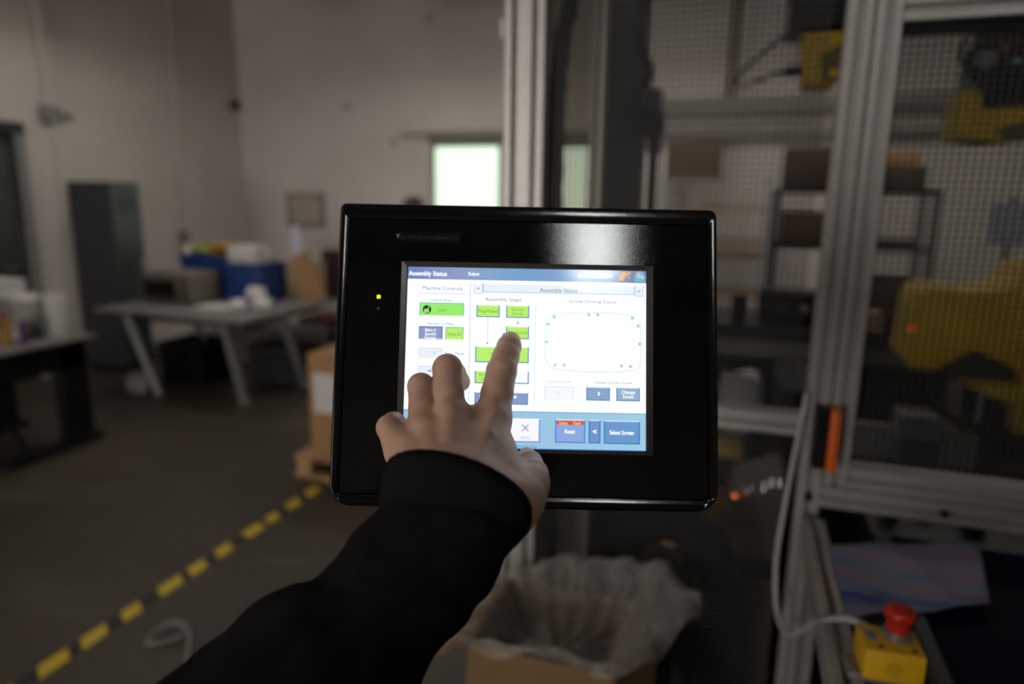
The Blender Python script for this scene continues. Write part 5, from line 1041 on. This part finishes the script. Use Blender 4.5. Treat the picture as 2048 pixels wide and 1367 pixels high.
def skin_mat():
    m = bpy.data.materials.new('skin'); m.use_nodes = True; nt = m.node_tree; N = nt.nodes; L = nt.links; b = N['Principled BSDF']
    b.inputs['Roughness'].default_value = 0.48; b.inputs['Specular IOR Level'].default_value = 0.4; b.inputs['Subsurface Weight'].default_value = 0.12; b.inputs['Subsurface Radius'].default_value = (0.012, 0.004, 0.002); b.inputs['Subsurface Scale'].default_value = 0.3
    tc = N.new('ShaderNodeTexCoord'); nz = N.new('ShaderNodeTexNoise'); nz.inputs['Scale'].default_value = 38; nz.inputs['Detail'].default_value = 5
    rp = N.new('ShaderNodeValToRGB'); rp.color_ramp.elements[0].color = (0.56, 0.32, 0.225, 1); rp.color_ramp.elements[1].color = (0.68, 0.44, 0.325, 1); rp.color_ramp.elements[0].position = 0.32; rp.color_ramp.elements[1].position = 0.68
    L.new(tc.outputs['Object'], nz.inputs['Vector']); L.new(nz.outputs['Fac'], rp.inputs['Fac']); L.new(rp.outputs['Color'], b.inputs['Base Color'])
    vo = N.new('ShaderNodeTexVoronoi'); vo.inputs['Scale'].default_value = 900; n2 = N.new('ShaderNodeTexNoise'); n2.inputs['Scale'].default_value = 260; n2.inputs['Detail'].default_value = 3
    L.new(tc.outputs['Object'], vo.inputs['Vector']); L.new(tc.outputs['Object'], n2.inputs['Vector']); ad = N.new('ShaderNodeMath'); ad.operation = 'ADD'; L.new(vo.outputs['Distance'], ad.inputs[0]); L.new(n2.outputs['Fac'], ad.inputs[1])
    bp = N.new('ShaderNodeBump'); bp.inputs['Strength'].default_value = 0.22; bp.inputs['Distance'].default_value = 0.0012; L.new(ad.outputs[0], bp.inputs['Height']); L.new(bp.outputs['Normal'], b.inputs['Normal'])
    return m
SKIN = skin_mat()
person = thing('person', 'person in a black sleeve, left index finger pressing the lit touchscreen', 'person')
link('hand', mesh_np('hand', cam2world(V), Q), SKIN, person, 180)
# nails of the thumb and index finger
nm_ = mat('fingernail', (0.60, 0.43, 0.38), 0.25, 0, 0.05, 200)
def nail(c, n, up, w, l, bend):
    c = hp_(*c); n = np.array(n, float); n /= np.linalg.norm(n); up = np.array(up, float); up -= n * (up @ n); up /= np.linalg.norm(up); s = np.cross(up, n); rings = []
    for j in range(7):
        v = -1 + 2 * j / 6; row = []
        for i in range(9):
            u = -1 + 2 * i / 8; e = math.sqrt(max(0, 1 - (abs(v) ** 3))) * 0.35 + 0.65; row.append(tuple(cam2world(c + s * w * u * e + up * l * v - n * (bend * (u * u) + 0.0006 * v * v))))
        rings.append(row)
    o = link('fingernail', loft(rings, close=False, cap=False), nm_, person, 180); md = o.modifiers.new('thick', 'SOLIDIFY'); md.thickness = 0.0006
nail((1052.5, 906, .5375), (-.15, .75, .5), (-.25, .3, -.75), 0.0058, 0.0068, 0.0030)
nail((1004.5, 676, .5835), (-.80, .35, .40), (.15, .45, -.6), 0.0050, 0.0058, 0.0025)
# sleeve
cloth = mat('black_knit', (0.010, 0.0094, 0.0098), 0.95, 0, 0.2, 60, 0.4, 700, 0.0006, 0.04)
def ribbed():
    m = mat('black_rib_cuff', (0.0115, 0.0106, 0.011), 0.9, 0, 0.15, 80, 0.0, 700, 0.002, 0.06); return m
ST = [((769, 932), (1062, 1035), .430), ((763, 960), (1063, 1046), .4315), ((760, 986), (1058, 1062), .433), ((757, 1012), (1046, 1077), .434), ((733, 1034), (1030, 1096), .436), ((702, 1062), (1006, 1120), .438), ((671, 1102), (994, 1148), .440), ((646, 1138), (975, 1173), .442), ((622, 1166), (946, 1205), .443), ((575, 1182), (922, 1245), .443), ((521, 1206), (893, 1272), .442), ((476, 1243), (868, 1305), .440), ((425, 1286), (850, 1345), .436), ((365, 1342), (830, 1400), .430), ((280, 1420), (800, 1480), .420)]
def ring_of(Lp, Rp, d, nrm, thick, n=64, wob=0.0, ph=0.0, dc=0.0):
    a = hp_(*Lp, d); b = hp_(*Rp, d); c = (a + b) / 2; u = (b - a) / 2; ru = np.linalg.norm(u); u = u / ru; nrm = nrm - u * (nrm @ u); nrm /= np.linalg.norm(nrm); v = np.cross(nrm, u)
    v = v if v[2] > 0 else -v; c = c - np.array([0, 0, dc]); out = []
    for k in range(n):
        t = 2 * math.pi * k / n; r = 1 + wob * math.sin(3 * t + ph) + wob * 0.6 * math.sin(5 * t - 1.7 * ph)
        out.append(c + u * ru * math.cos(t) * (1 if abs(math.sin(t)) < 0.2 else r) + v * ru * thick * math.sin(t) * r)
    return out
nz0 = np.array([.21, .60, -.77]); axis = lambda i: (hp_(*np.mean([ST[max(i - 1, 0)][0], ST[max(i - 1, 0)][1]], 0), ST[max(i - 1, 0)][2]) - hp_(*np.mean([ST[min(i + 1, len(ST) - 1)][0], ST[min(i + 1, len(ST) - 1)][1]], 0), ST[min(i + 1, len(ST) - 1)][2]))
def nrm_at(i):
    a = axis(i); a /= np.linalg.norm(a); w = max(0, 1 - i / 6.0); return nz0 * w + (a + np.array([0, 0, -.35])) * (1 - w)
cuff = []
inn = [hp for hp in ring_of((776, 938), (1054, 1036), .436, nz0, 0.70)]
cuff = [ring_of((783, 950), (1048, 1042), .430, nz0, 0.62), ring_of((775, 937), (1056, 1036), .4305, nz0, 0.69)]
for i in range(4): cuff.append(ring_of(*ST[i], nrm_at(i), 0.72 if i else 0.715))
# rib relief: alternate points pushed in
cf = []
for r in cuff:
    c = np.mean(r, 0); cf.append([c + (p - c) * (1.0 if k % 2 else 0.992) for k, p in enumerate(r)])
cf.append(ring_of((762, 1030), (1036, 1088), .437, nrm_at(3), 0.62)); link('sleeve_cuff', loft([[tuple(cam2world(p)) for p in r] for r in cf], cap=False), ribbed(), person, 180)
sl = [ring_of((766, 1006), (1040, 1074), .434, nrm_at(3), 0.70)]
for i in range(3, len(ST)): sl.append(ring_of(*ST[i], nrm_at(i), 0.76 if i > 3 else 0.725, wob=0.022 if i > 3 else 0, ph=i * 1.25))
# elbow and upper arm, out of the frame, back to the shoulder
def ring3(c, nrm, r, n=64):
    nrm = np.array(nrm, float); nrm /= np.linalg.norm(nrm); u = np.array([1, 0.3, 0.1]); u -= nrm * (u @ nrm); u /= np.linalg.norm(u); v = np.cross(nrm, u); v = v if v[2] > 0 else -v
    return [np.array(c) + r * (u * math.cos(2 * math.pi * k / n) + v * math.sin(2 * math.pi * k / n)) for k in range(n)]
sl.append(ring3((-0.215, -0.285, -.385), (.6, .7, -.35), 0.066)); sl.append(ring3((-0.255, -0.335, -.33), (.35, .45, -.8), 0.070)); sl.append(ring3((-0.265, -0.335, -.25), (.05, -.05, -1), 0.070)); sl.append(ring3((-0.25, -0.30, -.12), (-.05, -.25, -1), 0.074)); sl.append(ring3((-0.225, -0.235, .06), (-.1, -.3, -1), 0.080)); sl.append(ring3((-0.20, -0.20, .20), (-.1, -.3, -1), 0.078)); sl.append(ring3((-0.18, -0.175, .28), (-.1, -.3, -1), 0.070))
sv = link('sleeve', loft([[tuple(cam2world(p)) for p in r] for r in sl], cap=True), cloth, person, 180); sb = sv.modifiers.new('round', 'SUBSURF'); sb.levels = 1; sb.render_levels = 2
tx = bpy.data.textures.new('folds', 'CLOUDS'); tx.noise_scale = 0.055; dm = sv.modifiers.new('folds', 'DISPLACE'); dm.texture = tx; dm.strength = 0.013; dm.mid_level = 0.5; dm.texture_coords = 'LOCAL'

# ================================================================== WHOLE FIGURES
def human(pt, pose, shirt_m, trouser_m, hair_m, vox=0.011):
    """one continuous body in metres, facing -y, with face, hair and clothes as children; pose gives each arm's joints"""
    pf = Field((-0.42, -0.34, -0.02), (0.42, 0.24, 1.74), vox); Bd = pf.new()
    A_ = lambda a, b, ra, rb, k=0.03: pf.add(Bd, a, b, ra, rb, k)
    A_((0, 0, 1.56), (0, -0.012, 1.60), 0.085, 0.082); A_((0, -0.035, 1.50), (0, -0.025, 1.53), 0.055, 0.07); A_((0, 0.01, 1.36), (0, 0, 1.50), 0.055, 0.055); A_((0, -0.10, 1.535), (0, -0.085, 1.56), 0.012, 0.010, 0.015)
    for s in (-1, 1):
        A_((s * 0.078, 0.0, 1.535), (s * 0.082, 0.005, 1.57), 0.014, 0.016, 0.01); A_((s * 0.05, 0.0, 1.36), (s * 0.18, 0.0, 1.35), 0.06, 0.062)
        if pose.get(s):
            sh, el, wr, ha = [np.array(q) for q in pose[s]]; A_(sh, el, 0.052, 0.042); A_(el, wr, 0.040, 0.028); A_(wr, ha, 0.032, 0.026)
            d = (ha - wr) / np.linalg.norm(ha - wr); w = np.cross(d, [1, 0, 0]); w /= np.linalg.norm(w)
            for k in range(4): b0 = ha + w * (k - 1.5) * 0.017; A_(b0, b0 + d * (0.07 - 0.008 * abs(k - 1.4)), 0.0105, 0.009, 0.006)
            A_(wr + d * 0.03 + w * 0.03, wr + d * 0.075 + w * 0.05, 0.013, 0.010, 0.008)
        A_((s * 0.085, 0.0, 0.92), (s * 0.10, 0.0, 0.50), 0.085, 0.058); A_((s * 0.10, 0.0, 0.50), (s * 0.105, 0.02, 0.09), 0.056, 0.042); A_((s * 0.105, 0.03, 0.05), (s * 0.115, -0.13, 0.035), 0.045, 0.035)
    A_((0, 0.0, 1.30), (0, 0.0, 1.0), 0.125, 0.12, 0.06); A_((-0.06, 0, 0.95), (0.06, 0, 0.95), 0.115, 0.115, 0.05)
    V2, Q2 = pf.mesh(Bd); V2 = relax(V2, Q2, 3, 0.4); N2 = vnormals(V2, Q2); link('body', mesh_np('body', V2, Q2), SKIN, pt, 180)
    def grow(name, k, amt, m):
        Qk = Q2[k[Q2].all(1)]; ids, q = np.unique(Qk, return_inverse=True); link(name, mesh_np(name, (V2 + N2 * amt)[ids], q.reshape(-1, 4)), m, pt, 180)
    X, Y, Z = V2.T; hand = np.zeros(len(V2), bool)
    for s in (-1, 1):
        if pose.get(s):
            wr, ha = np.array(pose[s][2]), np.array(pose[s][3]); hand |= ((V2 - wr) @ (ha - wr) > 0) & (np.linalg.norm(V2 - ha, axis=1) < 0.2) & (np.abs(X) > 0.12 if abs(ha[0]) > 0.15 else True)
    arm = np.zeros(len(V2), bool)
    for s in (-1, 1):
        if pose.get(s): arm |= (s * X > 0.185) | (np.linalg.norm(V2 - np.array(pose[s][2]), axis=1) < 0.12)
    grow('shirt', (Z < 1.43) & ((Z > 0.93) | (arm & (Z > 0.6))) & ~hand, 0.012, shirt_m); grow('trousers', (Z < 0.97) & (Z > 0.09) & (np.abs(X) < 0.2) & ~arm, 0.012, trouser_m)
    grow('shoes', (Z < 0.10) & (np.abs(X) < 0.2), 0.010, M['black']); grow('hair', (Z > 1.60) | ((Z > 1.52) & (Y > -0.01) & (np.abs(X) < 0.1)), 0.013, hair_m)
    for s in (-1, 1):
        bm = BM(); bmesh.ops.create_uvsphere(bm, u_segments=12, v_segments=8, radius=0.011)
        for v in bm.verts: v.co += Vector((s * 0.032, -0.078, 1.565))
        obj('eye', bm, M['white'], pt, 180)
    bm = BM(); box(bm, -0.024, 0.024, -0.094, -0.085, 1.494, 1.502, 0.003, 1); obj('mouth', bm, mat('lips', (0.35, 0.14, 0.11), 0.5), pt)
DOWN = lambda s: ((s * 0.19, 0.0, 1.34), (s * 0.25, 0.01, 1.06), (s * 0.24, -0.06, 0.82), (s * 0.235, -0.075, 0.73))
brown = mat('brown_hair', (0.035, 0.018, 0.010), 0.6, 0, 0.3, 60, 0.4, 200)
pt = thing('person', 'dark haired person standing far back, head just above the top edge of the panel', 'person', (-2.55, 5.08, 0), math.radians(150))
human(pt, {-1: DOWN(-1), 1: DOWN(1)}, mat('grey_shirt', (0.10, 0.10, 0.11), 0.85), mat('dark_trousers', (0.03, 0.03, 0.04), 0.85), brown)
# the photographer's body belongs to the arm and stands behind the camera; the right hand is raised to the camera
fw = np.array([ray(CX, CY)[0], ray(CX, CY)[1], 0]); fw /= np.linalg.norm(fw); K = 1.06
bx_ = EYE - fw * 0.30
root = bpy.data.objects.new('figure', None)
person['label'] = person['label']
tmp = thing('person', 'x', 'person'); human(tmp, {-1: ((-0.19, 0.0, 1.34), (-0.23, -0.04, 1.08), (-0.10, -0.15, 1.30), (-0.05, -0.17, 1.38))}, cloth, mat('dark_trousers', (0.03, 0.03, 0.04), 0.85), brown, 0.012)
yaw = math.atan2(fw[1], fw[0]) + math.pi / 2; TM = Matrix.Translation((bx_[0], bx_[1], 0)) @ Matrix.Rotation(yaw, 4, 'Z') @ Matrix.Scale(K, 4)
for ch in list(tmp.children):
    ch.data.transform(TM); ch.parent = person
bpy.data.objects.remove(tmp); bpy.data.objects.remove(root)
